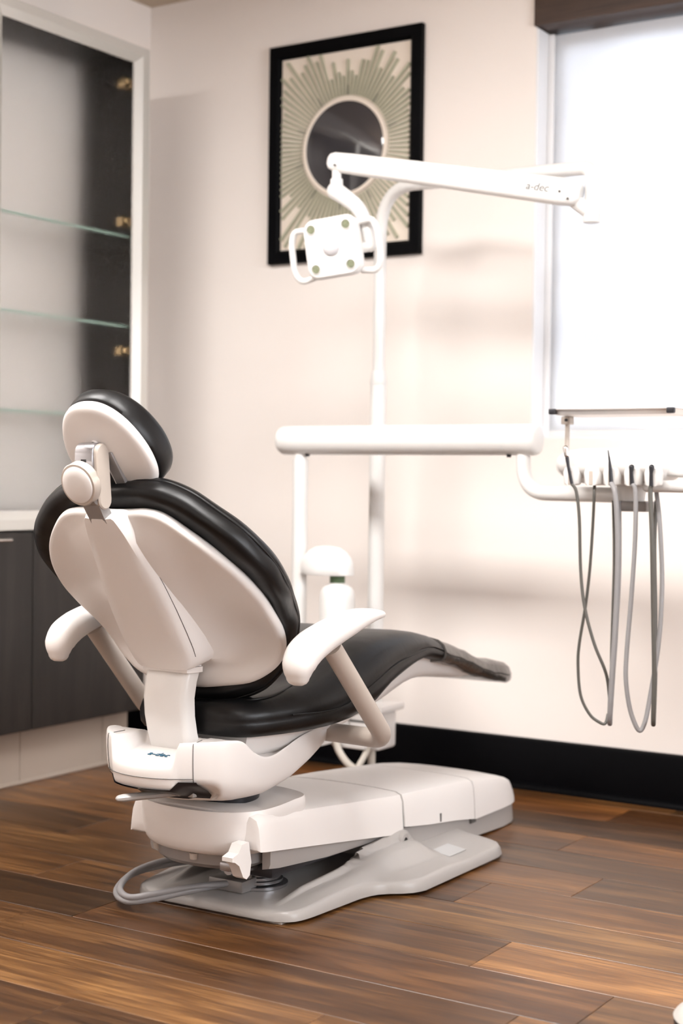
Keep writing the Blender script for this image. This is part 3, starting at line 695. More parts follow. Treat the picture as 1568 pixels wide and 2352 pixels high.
# white underside shell of the legrest
US = [(2.70, .36), (3.0, .378), (3.10, .392), (3.28, .432), (3.43, .466), (3.55, .464), (3.70, .446), (3.80, .437), (3.86, .43)]
R = []
for i in range(26):
    y = 2.72 + (3.855 - 2.72) * i / 25; zb = sinterp(US, y); zt = sinterp(ZB, y) + .012; hw = min(interp(HW, y) - .045, .16 - .03 * max(0, (y - 3.3)))
    zt = max(zt, zb + .012); h = zt - zb
    R.append([P3(u, y, z) for u, z in ((-hw - .01, zt), (-hw, zb + h * .35), (-hw + .02, zb + .006), (-hw + .05, zb), (0, zb - .002), (hw - .05, zb), (hw - .02, zb + .006), (hw, zb + h * .35), (hw + .01, zt), (0, zt))])
mk('legrest_shell', *loft(R), WHITE, chair, smooth=50)
# --- lower body (rear tray shell)
half = [(0, 2.500), (.04, 2.5045), (.08, 2.520), (.116, 2.546), (.145, 2.572), (.166, 2.602), (.174, 2.65), (.176, 2.72), (.175, 2.80), (.172, 2.88), (.165, 2.95), (.152, 3.02), (.130, 3.10), (.10, 3.17), (.05, 3.21), (0, 3.22)]
po = closed_smooth(mirror_outline(half), 8)
BC = 2.80
def rim_z(u, y, s=1.0):
    base = sinterp([(2.50, .424), (2.56, .427), (2.61, .428), (2.65, .420), (2.69, .392), (2.73, .376), (2.77, .376), (2.82, .388), (2.88, .402), (2.95, .408), (3.05, .410), (3.22, .42)], y)
    deck = interp([(2.50, .424), (2.64, .425), (2.69, .40), (2.74, .372), (2.82, .374), (2.9, .39), (3.22, .41)], y)
    k = sstep(1.0, .90, s); base = base * (1 - k) + deck * k
    tz = .376 + .17 * (y - 2.5)
    k = sstep(.093, .081, abs(u)) * (1 - sstep(2.625, 2.65, y))
    return base * (1 - k) + min(tz, base) * k
KR = [(0.0, 1.0), (.03, 1.003), (.10, 1.006), (.22, 1.006), (.36, 1.002), (.48, .996), (.56, .990), (.62, .984), (.68, .976), (.76, .958), (.84, .925), (.91, .87), (.96, .80), (.99, .70), (1.0, .50)]
def body_bottom(y): return interp([(2.5, .298), (2.60, .290), (2.66, .285), (2.75, .284), (2.85, .298), (2.95, .330), (3.03, .362), (3.12, .385), (3.22, .40)], y)
def body_pt(u, y, t, s):
    rf = max(0.0, min(1.0, (2.665 - y) / .09)); rf *= 1 - sstep(.125, .165, abs(u)) * .6
    cut_ = .30 * sstep(.56, .90, t) * rf
    s2 = min(s, 1.006 - cut_) if t < .97 else min(s, 1.006 - cut_)
    uu = u * min(s, s2 + cut_ * .75); yy = BC + (y - BC) * s2
    if y > BC: yy = BC + (y - BC) * (1 - (1 - s) * .75)
    rz = rim_z(u, y); bz = body_bottom(yy)
    return P3(uu, yy, rz + (bz - rz) * t)
rows_ = [[body_pt(u, y, t, s) for (u, y) in po] for t, s in KR]
inner = []
for s in [.992, .98, .965, .95, .935, .92, .90, .88, .86, .84, .82, .80, .78, .76, .74, .72, .70, .68, .66, .64, .62, .60, .57, .54, .50, .42, .3, .15]:
    inner.append([P3(u * s, BC + (y - BC) * s, rim_z(u * s, BC + (y - BC) * s, s) + (.0025 if s > .95 else 0)) for (u, y) in po])
body = mk('lower_body', *loft(inner[::-1] + rows_), WHITE, chair, smooth=50)
tx = text('logo', 'a-dec', .026, basis(P3(.006, 2.570, .3895), (1, 0, 0), (0, 1, .17)), TEALP, body)
for s_ in (1, -1):
    ang = [body_pt(.118 * s_, 2.5475, t, s) + Vector((0, -.0008, 0)) for t, s in KR[:8]]
    mk('seam', *tube([P3(.108 * s_, 2.590, .4285), P3(.113 * s_, 2.566, .4275)] + ang, .0009, 5), GAP, body)
def seam_t(u, y):
    rz = rim_z(u, y); return (rz - .352) / (rz - body_bottom(y))
su = [.118 * (k / 12 * 2 - 1) for k in range(13)]
mk('seam', *tube([body_pt(u, sinterp(half[:7], abs(u)), seam_t(u, sinterp(half[:7], abs(u))), 1.0065) for u in su], .0008, 5), GAP, body)
# dark sheet painting the shade of the recess below the tray, brake lever
vv = []; ff = []
KC = [(.60, .986), (.64, .982), (.70, .972), (.78, .95), (.86, .915), (.92, .865)]
for t, s in KC:
    for k in range(17):
        w = k / 8 - 1; u = .125 * w; y = 2.5 + .0535 * w * w
        vv.append(body_pt(u, y, t, s) + Vector((0, -.0055, -.002)))
for i in range(len(KC) - 1):
    for j in range(16): a = i * 17 + j; ff.append((a, a + 1, a + 18, a + 17))
mk('cavity_shade', vv, ff, DARK, chair, smooth=50)
lv = [P3(.050, 2.60, .310), P3(.020, 2.555, .3065), P3(-.012, 2.528, .303), P3(-.044, 2.502, .299)]
mk('brake_lever', *tube(smooth_path(lv, 5), [.0125] * 15 + [.011], 10, True, .7), GREY, chair)
g = MB(); g.add(*box(XC + .015, XC + .06, 2.575, 2.63, .303, .322, .003)); g.add(*box(XC + .07, XC + .085, 2.59, 2.64, .300, .312, .002)); g.mk('lever_mount', GREY, chair)
# swivel collar
mk('swivel_collar', *cyl(P3(0, 2.82, .245), P3(0, 2.82, .295), .078, .085, 40), DARK, chair)
# --- lift head (rounded housing below the seat)
uh = [(0, 2.655), (.05, 2.658), (.095, 2.668), (.135, 2.688), (.165, 2.722), (.178, 2.77), (.178, 2.84), (.170, 2.90), (.10, 2.93), (0, 2.935)]
uo = closed_smooth(mirror_outline(uh), 5); UC = (0, 2.80)
def urn(u, y, h): return P3(u, y, h + .045 * (y - 2.66))
rings = [(.80, .246), (.90, .247), (.955, .251), (.985, .2555), (1.0, .249), (1.003, .235), (.995, .21), (.975, .185), (.945, .168), (.90, .158), (.84, .153), (.7, .150), (.3, .15)]
lh = mk('lift_head', *slab(uo, rings, urn, UC), WHITE, chair, smooth=60)
mk('lift_head_base', *slab(uo, [(.80, .155), (.79, .128), (.72, .118), (.4, .116)], urn, UC), BRK, chair, smooth=40)
for u, y in ((-.115, 2.722), (.015, 2.690)):
    mk('bolt', *cyl(P3(u, y - .004, .152), P3(u, y - .004, .138), .011, .009, 14), WARM, chair)
mk('side_bumper', *loft([[P3(-.185 + a, 2.765 + b, z) for a, b in ((-.014, 0), (-.009, -.010), (.002, -.014), (.012, -.010), (.014, .012), (-.009, .012))] for z in (.190, .194, .25)] + [[P3(-.176 + a * .6, 2.765 + b * .6, .268) for a, b in ((-.014, 0), (-.009, -.010), (.002, -.014), (.012, -.010), (.014, .012), (-.009, .012))]]), WHITE, chair)
# --- lift arm cover, front cover, toe-end cover : lofted along y
def cover(name, stations, material, crown=.004, rad=.022, smooth=45, inset=0.0):
    R = []
    for y, hw, zb, zt in stations:
        r_ = min(rad, (zt - zb) * .45)
        pr = [(-hw - .006, zb), (-hw - .004, zb + (zt - zb) * .3), (-hw, zt - r_ * 1.1), (-hw + r_ * .28, zt - r_ * .35), (-hw + r_, zt - .001)]
        mid = [(u * (hw - r_), zt + crown * (1 - u * u)) for u in (-.6, -.25, .25, .6)]
        R.append([P3(u, y, z) for u, z in pr + mid + [(-a, b) for a, b in pr[::-1]]])
    return mk(name, *loft(R), material, chair, smooth=smooth)
cover('lift_arm_cover', [(2.700, .170, .178, .236), (2.704, .179, .173, .248), (2.72, .183, .171, .2555), (2.90, .184, .149, .240), (3.10, .184, .124, .221), (3.30, .184, .098, .203), (3.322, .184, .095, .2005)], WHITE)
cover('front_cover', [(3.330, .184, .112, .2005), (3.335, .184, .111, .201), (3.45, .184, .095, .194), (3.60, .184, .078, .182), (3.712, .184, .062, .172)], WHITE)
cover('toe_end_cover', [(3.719, .184, .060, .172), (3.80, .184, .060, .164), (3.90, .183, .060, .150), (3.96, .178, .060, .134), (3.995, .168, .060, .114), (4.015, .150, .060, .092), (4.022, .130, .060, .075)], WHITE)
cover('cover_gap', [(3.30, .180, .115, .1975), (3.36, .180, .105, .1940)], mat('green_grey_gap', (0.05, 0.075, 0.065), .5, vary=(9, .05)))
cover('cover_gap', [(3.70, .180, .05, .168), (3.73, .180, .05, .166)], GAP)
mk('cover_notch', *box(XC + .186, XC + .1905, 3.515, 3.522, .09, .112), GAP, chair, smooth=0)
cover('base_box', [(3.30, .176, .02, .125), (3.50, .177, .02, .105), (3.72, .178, .01, .085), (3.90, .178, .004, .072), (3.97, .172, .004, .07), (4.005, .160, .004, .068), (4.018, .140, .004, .066)], GREY, 0, .01)
for s in (1, -1):
    R = []
    for y, zb, zt in ((2.76, .118, .168), (2.80, .112, .166), (3.0, .096, .145), (3.25, .090, .12)):
        R.append([P3(s * u, y, z) for u, z in ((.150, zb), (.168, zb + .004), (.172, zb + .014), (.172, zt), (.150, zt))])
    mk('lift_arm', *loft(R), GREY, chair, smooth=30)
# pivot foot at the rear right of the arm
g = MB()
R = [[P3(u, y, z) for y, z in ((2.665, .195), (2.69, .196), (2.70, .150), (2.695, .122), (2.683, .115), (2.67, .122), (2.655, .150), (2.64, .160), (2.63, .163), (2.63, .172), (2.652, .178))] for u in (.135, .138, .160, .163)]
g.add(*loft(R)); g.mk('pivot_foot', WHITE, chair, smooth=30)
g = MB(); g.add(*box(XC + .105, XC + .135, 2.66, 2.69, .130, .150, .004)); g.add(*tube([P3(.10, 2.70, .125), P3(.10, 2.95, .10)], .014, 10)); g.mk('pivot_cam', SILVER, chair)
mk('under_arm', *box(XC - .13, XC + .15, 2.80, 3.30, .085, .12, .01), DARK, chair)
# --- base plate with wings and rails
def bw(y): return interp([(2.752, .150), (2.757, .185), (2.77, .212), (2.79, .228), (2.83, .236), (3.02, .246), (3.055, .252), (3.08, .263), (3.10, .280), (3.115, .300), (3.13, .317), (3.15, .329), (3.18, .337), (3.56, .337), (3.60, .330), (3.625, .312), (3.64, .285), (3.65, .25), (3.655, .20)], y)
def bh(u, y):
    hw = bw(y); au = abs(u)
    h = .029
    # rails
    rc = interp([(2.86, .178), (3.30, .206)], y); rh = interp([(2.80, 0), (2.86, .012), (2.90, .022), (3.20, .048), (3.30, .056), (3.335, .054), (3.37, .02), (3.40, 0)], y)
    rail = rh * math.exp(-((au - rc + .018) / .011) ** 4)
    inner_slope = rh * (.62 * sstep(rc - .025, rc - .012, au) * (1 - sstep(rc + .010, rc + .075, au) * .85))
    wing = .024 * max(0, min(1, (hw + .01 - au) / .16)) * max(0, min(1, (y - 3.04) / .1)) if au > .17 else 0
    if y > 3.04: h += wing
    h += max(rail, inner_slope)
    e = (hw - au) / .014
    if e < 1: h = .010 + (h - .010) * sqrt(max(0, 1 - (1 - max(0, e)) ** 2))
    return h
R = []
ysb = [2.752, 2.757, 2.763, 2.772, 2.785, 2.80, 2.82, 2.84] + [2.86 + .02 * i for i in range(38)] + [3.61, 3.625, 3.635, 3.645, 3.65, 3.655]
for y in sorted(set([round(a, 4) for a in ysb])):
    hw = bw(y); N_ = 120; ps = [P3(-hw, y, .007)]
    for k in range(N_ + 1):
        t = -1 + 2 * k / N_; t = math.copysign(abs(t) ** .75, t); h = bh(t * hw, y)
        e = (y - 2.752) / .022
        if e < 1: h = .010 + (h - .010) * sqrt(max(0, 1 - (1 - e) ** 2))
        e = (3.656 - y) / .02
        if e < 1: h = .010 + (h - .010) * sqrt(max(0, 1 - (1 - e) ** 2))
        ps.append(P3(t * hw, y, h))
    ps.append(P3(hw, y, .007)); R.append(ps)
plate = mk('base_plate', *loft(R), GREY, chair, smooth=60)
for (a, b, c_, d) in ((-.2, .2, 2.765, 2.80), (.25, .312, 3.18, 3.24), (-.312, -.25, 3.18, 3.24), (.27, .325, 3.50, 3.60), (-.325, -.27, 3.50, 3.60), (-.22, -.15, 2.95, 3.0), (.15, .22, 2.95, 3.0)):
    mk('foot_pad', *box(XC + a, XC + b, c_, d, 0, .012, .002), GREY, chair)
for u, y in ((.183, 3.305),):
    mk('pivot_hole', *cyl(P3(u + .002, y, .084), P3(u + .024, y, .084), .008), BLACK, chair)
    mk('pivot_boss', *cyl(P3(u - .01, y, .084), P3(u + .0235, y, .084), .019, bev=.002), GREY, chair)
mk('label_plate', *xform(box(-.028, .028, -.045, .045, 0, .0012, .0005, 1), Matrix.Translation(P3(.262, 3.43, .0425)) @ Matrix.Rotation(radians(8), 4, 'Y')), LABEL, chair)
mk('label_plate', *xform(cyl((0, 0, 0), (0, 0, .0012), .02), Matrix.Translation(P3(.268, 3.30, .0415)) @ Matrix.Rotation(radians(8), 4, 'Y')), LABEL, chair)
# springs / discs and hose loop at the rear of the plate
g = MB()
for k, (r_, z) in enumerate(((.070, .030), (.058, .040), (.052, .048), (.045, .056), (.045, .064))): g.add(*cyl(P3(.02, 2.93, z), P3(.02, 2.93, z + .006), r_, seg=32))
g.mk('spring_discs', SILVER, chair)
mk('terminal_block', *box(XC - .055, XC + .045, 2.83, 2.89, .029, .058, .005), BRK, chair)
g = MB(); g.add(*cyl(P3(.03, 2.87, .055), P3(.03, 2.87, .12), .011)); g.mk('terminal_pin', BRK, chair)
for k in range(2):
    o_ = .012 * k
    hp = [P3(.02, 3.10, .050 + o_ * .5), P3(-.10, 3.03, .050 + o_), P3(-.19, 2.90, .055 + o_), P3(-.235 + o_, 2.78, .048 + o_ * .9), P3(-.215 + o_, 2.69, .030 + o_ * .9), P3(-.155 + o_ * .5, 2.655, .022 + o_ * .9), P3(-.10, 2.68, .030 + o_ * .9), P3(-.045, 2.75, .042 + o_ * .7), P3(-.010 + .01 * k, 2.835, .045 + o_ * .2)]
    mk('hose', *tube(smooth_path(hp, 8), .0075, 12), HOSEG, chair)

# ================================================================= OPERATORY LIGHT
YP = 4.12
def z_of(px, py, Y): return ony(px, py, Y)
pl0 = ony(862, 1400, YP); PX = pl0.x
lt = empty('operatory_light', (PX, YP, .12), 'white dental light on a jointed arm and tall white pole', 'light')
ptop = ony(885, 520, YP)
bx = MB(); bx.add(*box(PX - .060, PX + .055, YP - .06, YP + .05, .140, .262, .012, 3)); 
brk = bx.mk('pole_bracket', WHITE, lt)
mk('bracket_lid', *box(PX - .09, PX + .075, YP - .075, YP + .065, .262, .285, .005), WHITE, lt)
for k in range(4): mk('vent_rib', *box(PX - .056, PX + .058, YP - .063, YP - .058, .165 + .02 * k, .172 + .02 * k, .001, 1), GAP, brk, smooth=0)
mk('bracket_arm', *box(PX - .01, XC - .165, YP - .14, YP - .005, .004, .036, .006), WHITE, lt)
mk('bracket_foot', *cyl((PX + .005, YP - .02, 0), (PX + .005, YP - .02, .145), .012), HOSEL, lt)
lower = MB(); lower.add(*tube([Vector((PX, YP, .26)), Vector((PX, YP, 1.30))], .0255, 20)); lower.mk('lower_pole', WHITE2, lt)
mk('pole_collar', *cyl((PX, YP, 1.29), (PX, YP, 1.335), .0275, .023, 20, .004), WHITE2, lt)
elb = ony(1360, 384, 3.82)
p1 = Vector((PX, YP, 1.30)); p2 = Vector((PX, YP, ptop.z + .07)); 
ah = ony(985, 420, 4.06)
p2.z = ah.z - .0
armp = bend([p1, Vector((PX, YP, ah.z + .02)), ah + Vector((.05, -.02, .0)), elb, elb - Vector((0, 0, .115))], .0, 1)
P_ = [p1, Vector((PX, YP, ah.z + .015)), elb + Vector((0, 0, 0)), elb - Vector((0, 0, .10))]
def fillet(pts, rads, n=10):
    P = [Vector(p) for p in pts]; out = [P[0]]
    for i in range(1, len(P) - 1):
        a = (P[i - 1] - P[i]); b = (P[i + 1] - P[i]); r = rads[i - 1]
        A = P[i] + a.normalized() * r; B = P[i] + b.normalized() * r
        for k in range(n + 1):
            t = k / n; out.append(A * (1 - t) ** 2 + P[i] * 2 * t * (1 - t) + B * t * t)
    out.append(P[-1]); return out
mk('upper_pole', *tube(fillet(P_, [.16, .035]), .0195, 18), WHITE2, lt)
kn_ = elb - Vector((0, 0, .095))
mk('knuckle', *cyl(kn_ + Vector((0, 0, .0)), kn_ - Vector((0, 0, .055)), .0235, .0235, 20, .004), WHITE2, lt)
# spring arm
A1 = ony(1335, 446, 3.80); A0 = ony(760, 371, 3.70)
dv = (A1 - A0).normalized(); side = dv.cross(Vector((0, 0, 1))).normalized(); upv = side.cross(dv)
R = []
for t, hh_, ww in ((-.010, .012, .012), (.0, .022, .019), (.02, .027, .022), (.10, .029, .023), (.5, .033, .0255), (.93, .037, .028), (.985, .034, .028), (1.0, .022, .022)):
    c_ = A0 + (A1 - A0) * t
    R.append([c_ + side * a + upv * b for a, b in rrect(ww, hh_, min(ww, hh_) * .62, 5)])
sa_ = mk('spring_arm', *loft(R), WHITE2, lt, smooth=45)
g = MB(); g.add(*tube([A1 - dv * .03 - upv * .012, kn_ - Vector((0, 0, .030))], .020, 12)); g.mk('arm_joint', WHITE2, lt)
mk('arm_seam', *tube([A0 + (A1 - A0) * .08 + side * -.0255 - upv * .012, A0 + (A1 - A0) * .95 + side * -.029 - upv * .013], .0008, 5), GAP, sa_)
fs = side if side.y < 0 else -side
fdir = dv if dv.x > 0 else -dv
for t, b in ((.035, -.012), (.965, -.020), (.93, -.004)):
    mk('screw', *cyl(A0 + (A1 - A0) * t + fs * .024 + upv * b, A0 + (A1 - A0) * t + fs * .030 + upv * b, .0035, seg=10), GAP, sa_)
text('logo', 'a-dec', .030, basis(A0 + (A1 - A0) * .845 + fs * .0275 + upv * .0, fdir, upv), GREYP, sa_, .001)
# yoke down to the head
hc = ony(762, 568, 3.62)
y0_ = ony(773, 396, 3.70)
g = MB(); g.add(*cyl(y0_ + Vector((0, 0, .02)), y0_ - Vector((0, 0, .022)), .0135, .0135, 18)); g.add(*cyl(y0_ - Vector((0, 0, .018)), y0_ - Vector((0, 0, .058)), .018, .020, 18, .003)); g.mk('swivel_joint', WHITE2, lt)
kb_ = ony(776, 438, 3.69)
yk = smooth_path([kb_ + Vector((-.008, 0, 0)), ony(795, 455, 3.69), ony(822, 478, 3.69), ony(840, 515, 3.69), ony(850, 565, 3.69)], 7)
mk('yoke', *tube(yk, [.026 - .009 * i / (len(yk) - 1) for i in range(len(yk))], 16, True), WHITE2, lt)
# head frame: normal turned left of the camera
vdir = (EYE - hc).normalized()
hn = (Matrix.Rotation(radians(-22), 3, 'Z') @ Vector((vdir.x, vdir.y, 0))).normalized(); hn = (hn + Vector((0, 0, -.10))).normalized()
hr = hn.cross(Vector((0, 0, 1))).normalized() * -1        # to the right as seen from the front
hr = (hr + Vector((0, 0, .115))).normalized(); hu = hn.cross(hr); hu = hu if hu.z > 0 else -hu
def LH(a, b, c_): return hc + hr * a + hu * b + hn * c_
def sqring(w, h, rad, c_): return [LH(a, b, c_) for a, b in rrect(w, h, rad, 6)]
mk('head_housing', *loft([sqring(.050, .055, .03, -.058), sqring(.072, .076, .034, -.050), sqring(.081, .084, .034, -.030), sqring(.083, .086, .034, -.006), sqring(.080, .083, .032, .0)]), WHITE2, lt, smooth=45)
fp = mk('front_plate', *loft([sqring(.078, .081, .030, -.001), sqring(.078, .081, .030, .004), sqring(.075, .078, .028, .007)]), WHITE2, lt, smooth=35)
for a, b in ((-.053, .057), (.053, .057), (-.053, -.055), (.053, -.055)):
    ld = mk('led_lens', *cyl(LH(a, b, .004), LH(a, b, .0095), .0125, .0115, 20), LEDM, fp)
    v_, f_ = loft([[LH(a + r_ * cos(q), b + r_ * sin(q), h) for q in [2 * pi * k / 20 for k in range(20)]] for r_, h in ((.0125, .007), (.013, .011), (.0155, .010), (.017, .007))], False, False)
    mk('lens_ring', v_, f_, WHITE2, ld)
mk('center_dome', *loft([[LH(r_ * cos(q), r_ * sin(q), h) for q in [2 * pi * k / 28 for k in range(28)]] for r_, h in ((.025, .004), (.025, .009), (.021, .014), (.013, .0185), (.004, .020))]), mat('grey_dome', (.62, .61, .63), .25, vary=(9, .02)), fp, smooth=60)
for s in (-1, 1):
    pts = [LH(.074 * s, .062, -.03), LH(.118 * s, .064, -.03), LH(.132 * s, .040, -.028), LH(.134 * s, -.050, -.026), LH(.118 * s, -.082, -.028), LH(.070 * s, -.074, -.03)]
    mk('handle', *tube(fillet(pts, [.012, .02, .02, .018], 5), .0095, 12), WHITE2, lt)
mk('head_stem', *tube([yk[-1], LH(.035, -.01, -.045)], .016, 12), WHITE2, lt)

# ================================================================= DELIVERY UNIT
YD = 3.86
du = empty('delivery_unit', (ony(686, 1400, YD).x, YD, .12), 'white instrument delivery unit on a horizontal tube arm and post', 'dental unit')
QX = ony(686, 1400, YD).x; tl = ony(650, 1011, YD); tr = ony(1236, 1010, YD); zt_ = (tl.z + tr.z) / 2
mk('post', *tube([Vector((QX, YD, .20)), Vector((QX, YD, zt_ - .06))], .0235, 20), WHITE2, du)
mk('post_neck', *cyl((QX, YD, zt_ - .065), (QX, YD, zt_ - .03), .019), WHITE2, du)
mk('post_foot', *box(QX - .035, PX - .0605, YD - .03, YP + .03, .165, .225, .008), WHITE, du)
ra = .0445
path = [Vector((tl.x - .008, YD, zt_)), Vector((tl.x - .003, YD, zt_)), Vector((tl.x + .006, YD, zt_)), Vector((tl.x + .05, YD, zt_)), Vector((tr.x - .095, YD, zt_)), Vector((tr.x - .0945, YD, zt_)), Vector((tr.x - .09, YD, zt_)), Vector((tr.x - .01, YD, zt_)), Vector((tr.x - .002, YD, zt_)), Vector((tr.x + .003, YD, zt_))]
mk('arm_tube', *tube(path, [.030, .040, ra, ra, ra, ra - .0008, ra, ra, .041, .030], 32), WHITE2, du, smooth=50)
for x_ in (QX + .032, tr.x - .085): mk('arm_knob', *cyl((x_, YD - .01, zt_ - .040), (x_, YD - .01, zt_ - .050), .008, .006, 12), DARK, du)
YH = 3.74
d0 = Vector((tr.x - .045, YD, zt_ - .035)); c1 = ony(1285, 1134, 3.80); c2 = ony(1450, 1138, YH + .03)
mk('drop_arm', *tube(fillet([d0, Vector((d0.x, YD, c1.z)), c2], [.085], 12), .0205, 18), WHITE2, du)
hx0 = ony(1275, 1070, YH - .06).x; hx1 = ony(1556, 1070, YH + .0).x; hz = 1.037; hL = hx1 - hx0; cxh = (hx0 + hx1) / 2
# control head : rounded body lofted along x
def head_ring(x, sy, zt, zb, yo=0):
    out = []
    for k in range(24):
        q = 2 * pi * k / 24; a = math.copysign(abs(cos(q)) ** .75, cos(q)); b = math.copysign(abs(sin(q)) ** .8, sin(q))
        zz = (zt + zb) / 2 + b * (zt - zb) / 2; yy = YH + yo + a * sy * (1 if b > -.2 else 1 - .35 * (-b - .2))
        out.append(Vector((x, yy, zz)))
    return out
R = [head_ring(hx0 + .002, .05, 1.055, 1.02), head_ring(hx0 + .010, .08, 1.068, 1.005), head_ring(hx0 + .03, .105, 1.078, .995), head_ring(hx0 + .07, .12, 1.082, .988)]
R += [head_ring(hx0 + .07 + (hL - .15) * k / 5, .125, 1.083, .985) for k in range(1, 6)]
R += [head_ring(hx1 - .045, .118, 1.079, .99), head_ring(hx1 - .02, .10, 1.068, 1.0), head_ring(hx1 - .003, .06, 1.054, 1.015)]
hd_ = mk('control_head', *loft(R), WHITE2, du, smooth=60)
mk('head_pivot', *cyl((c2.x, YH + .03, .93), (c2.x, YH + .03, .99), .032, .04, 20, .004), WHITE2, du)
mk('head_bracket', *box(c2.x - .02, c2.x + .06, YH - .02, YH + .06, .918, .945, .006), BRK, du)
HXs = [ony(px, 1075, YH - .125).x for px in (1310, 1358, 1402, 1450, 1497)]
for i, x_ in enumerate(HXs):
    hb = mk('holder', *loft([[Vector((x_ + a, YH - .112 + b, z)) for a, b in rrect(w_, .016, .010, 4)] for z, w_ in ((.985, .015), (.989, .0205), (1.018, .0225), (1.030, .018))]), WHITE2, du, smooth=45)
    mk('holder_slot', *box(x_ - .005, x_ + .005, YH - .1295, YH - .126, .986, 1.022, .001, 1), WARM, hb, smooth=0)
# right-hand handle and extension
g0 = ony(1487, 1108, YH - .06); 
mk('handle_bar', *tube([Vector((g0.x, YH - .06, .985)), Vector((g0.x + .30, YH - .06, .985))], .0155, 16, True), WHITE2, du)
mk('handle_cap', *cyl((g0.x - .008, YH - .062, .985), (g0.x - .001, YH - .062, .985), .010), SILVER, du)
mk('screen_arm', *loft([[Vector((x, YH + .0 + a, 1.03 + b)) for a, b in rrect(w_, h_, .014, 4)] for x, w_, h_ in ((hx1 - .03, .05, .018), (hx1 + .02, .055, .022), (hx1 + .22, .055, .020), (hx1 + .235, .04, .01))]), WHITE2, du)
# tray
ty0 = ony(1303, 960, YH - .02)
tray_t = empty('instrument_tray', (ty0.x, YH - .02, 1.08), 'thin silver instrument tray on a short post above the control head', 'tray')
mk('tray_post', *tube([Vector((ty0.x, YH - .02, 1.078)), Vector((ty0.x, YH - .02, 1.155))], .0062, 12), WARM, tray_t)
mk('tray_clamp', *box(ty0.x - .013, ty0.x + .013, YH - .035, YH - .005, 1.145, 1.166, .003), WARM, tray_t)
mk('clamp_screw', *cyl((ty0.x + .004, YH - .035, 1.156), (ty0.x + .004, YH - .040, 1.156), .004), DARK, tray_t)
tx0 = ony(1270, 947, YH - .09).x; tx1 = ony(1552, 950, YH - .09).x; tcx = (tx0 + tx1) / 2; thw = (tx1 - tx0) / 2
def trr(s_, z, dw=0): return [Vector((tcx + a, YH - .02 + b, z)) for a, b in rrect(thw + dw, .085 + dw, .02, 5)]
mk('tray_plate', *loft([trr(0, 1.1655, -.014), trr(0, 1.167, -.006), trr(0, 1.179, -.001), trr(0, 1.181, .004), trr(0, 1.1822, .004), trr(0, 1.1815, -.002), trr(0, 1.170, -.010), trr(0, 1.169, -.03)]), mat('polished_tray_steel', (.80, .77, .75), .30, metal=.6, vary=(9, .03)), tray_t, smooth=40)
for x_ in (tx0 + .006, tx1 - .008): mk('tray_clip', *box(x_ - .010, x_ + .010, YH - .113, YH - .097, 1.168, 1.183, .003), DARK, tray_t)
# instruments with their hoses
YI = YH - .137
def hose_path(pts, ys_):
    return smooth_path([ony(px, py, YI + dy) for (px, py), dy in zip(pts, ys_)], 6)
syr = empty('air_water_syringe', (HXs[0], YI, 1.0), 'slim chrome-tipped syringe hanging in the leftmost holder with dark hose', 'dental tool')
mk('handle', *tube(smooth_path([ony(1301, 1044, YI), ony(1305, 1072, YI), ony(1313, 1112, YI)], 5), [.0050] * 4 + [.0042] * 7, 12), DARK, syr)
mk('head', *tube([ony(1299, 1030, YI), ony(1301, 1046, YI)], [.008, .0065], 14, True), CHROME, syr)
mk('hose', *tube(hose_path([(1313, 1112), (1323, 1130), (1330, 1192), (1333, 1308), (1342, 1393), (1364, 1478), (1391, 1546), (1399, 1600), (1402, 1640), (1404, 1500), (1410, 1300), (1408, 1150)], [0, 0, 0, 0, -.01, -.01, 0, .02, .07, .12, .13, .13]), .0042, 10), HOSED, syr)
scal = empty('handpiece', (HXs[2], YI, 1.0), 'thin pointed black scaler in the third holder with thick grey hose', 'dental tool')
mk('handle', *tube([ony(1401, 1075, YI), ony(1403, 1110, YI)], [.0045, .0055], 12), DARK, scal)
mk('tip', *tube([ony(1396, 1034, YI), ony(1399, 1055, YI), ony(1401, 1077, YI)], [.0012, .0028, .0044], 10), DARK, scal)
mk('hose', *tube(hose_path([(1403, 1110), (1412, 1132), (1417, 1200), (1418, 1300), (1412, 1444), (1405, 1546), (1400, 1640), (1400, 1662), (1401, 1640), (1407, 1546), (1414, 1444), (1421, 1300), (1421, 1150)], [0, -.01, -.01, -.01, -.01, -.01, 0, .03, .06, .09, .10, .11, .12]), .0066, 12), HOSEG, scal)
hp2 = empty('handpiece', (HXs[3], YI, 1.0), 'black-collared handpiece in the fourth holder with pale looping hose', 'dental tool')
mk('handle', *tube([ony(1450, 1073, YI), ony(1449, 1085, YI), ony(1451, 1112, YI)], [.0070, .0045, .0058], 12, True), DARK, hp2)
mk('hose', *tube(hose_path([(1451, 1112), (1459, 1132), (1458, 1240), (1449, 1376), (1439, 1495), (1437, 1563), (1447, 1631), (1466, 1677), (1480, 1660), (1493, 1597), (1512, 1478), (1520, 1342), (1515, 1206), (1507, 1130)], [0, 0, 0, 0, 0, 0, .01, .02, .03, .04, .05, .07, .08, .10]), .0058, 12), HOSEG, hp2)
hp3 = empty('handpiece', (HXs[4], YI, 1.0), 'dark handpiece in the rightmost holder with straight dark hose', 'dental tool')
mk('handle', *tube([ony(1496, 1073, YI), ony(1495, 1086, YI), ony(1495, 1116, YI)], [.0070, .0045, .0052], 12, True), DARK, hp3)
mk('hose', *tube(hose_path([(1495, 1116), (1493, 1135), (1497, 1240), (1500, 1410), (1502, 1546), (1500, 1640), (1500, 1664), (1501, 1640), (1504, 1546), (1504, 1410), (1502, 1240), (1508, 1150)], [0, 0, -.012, -.012, -.012, -.01, .01, .05, .07, .09, .10, .11]), .0058, 12), HOSED, hp3)
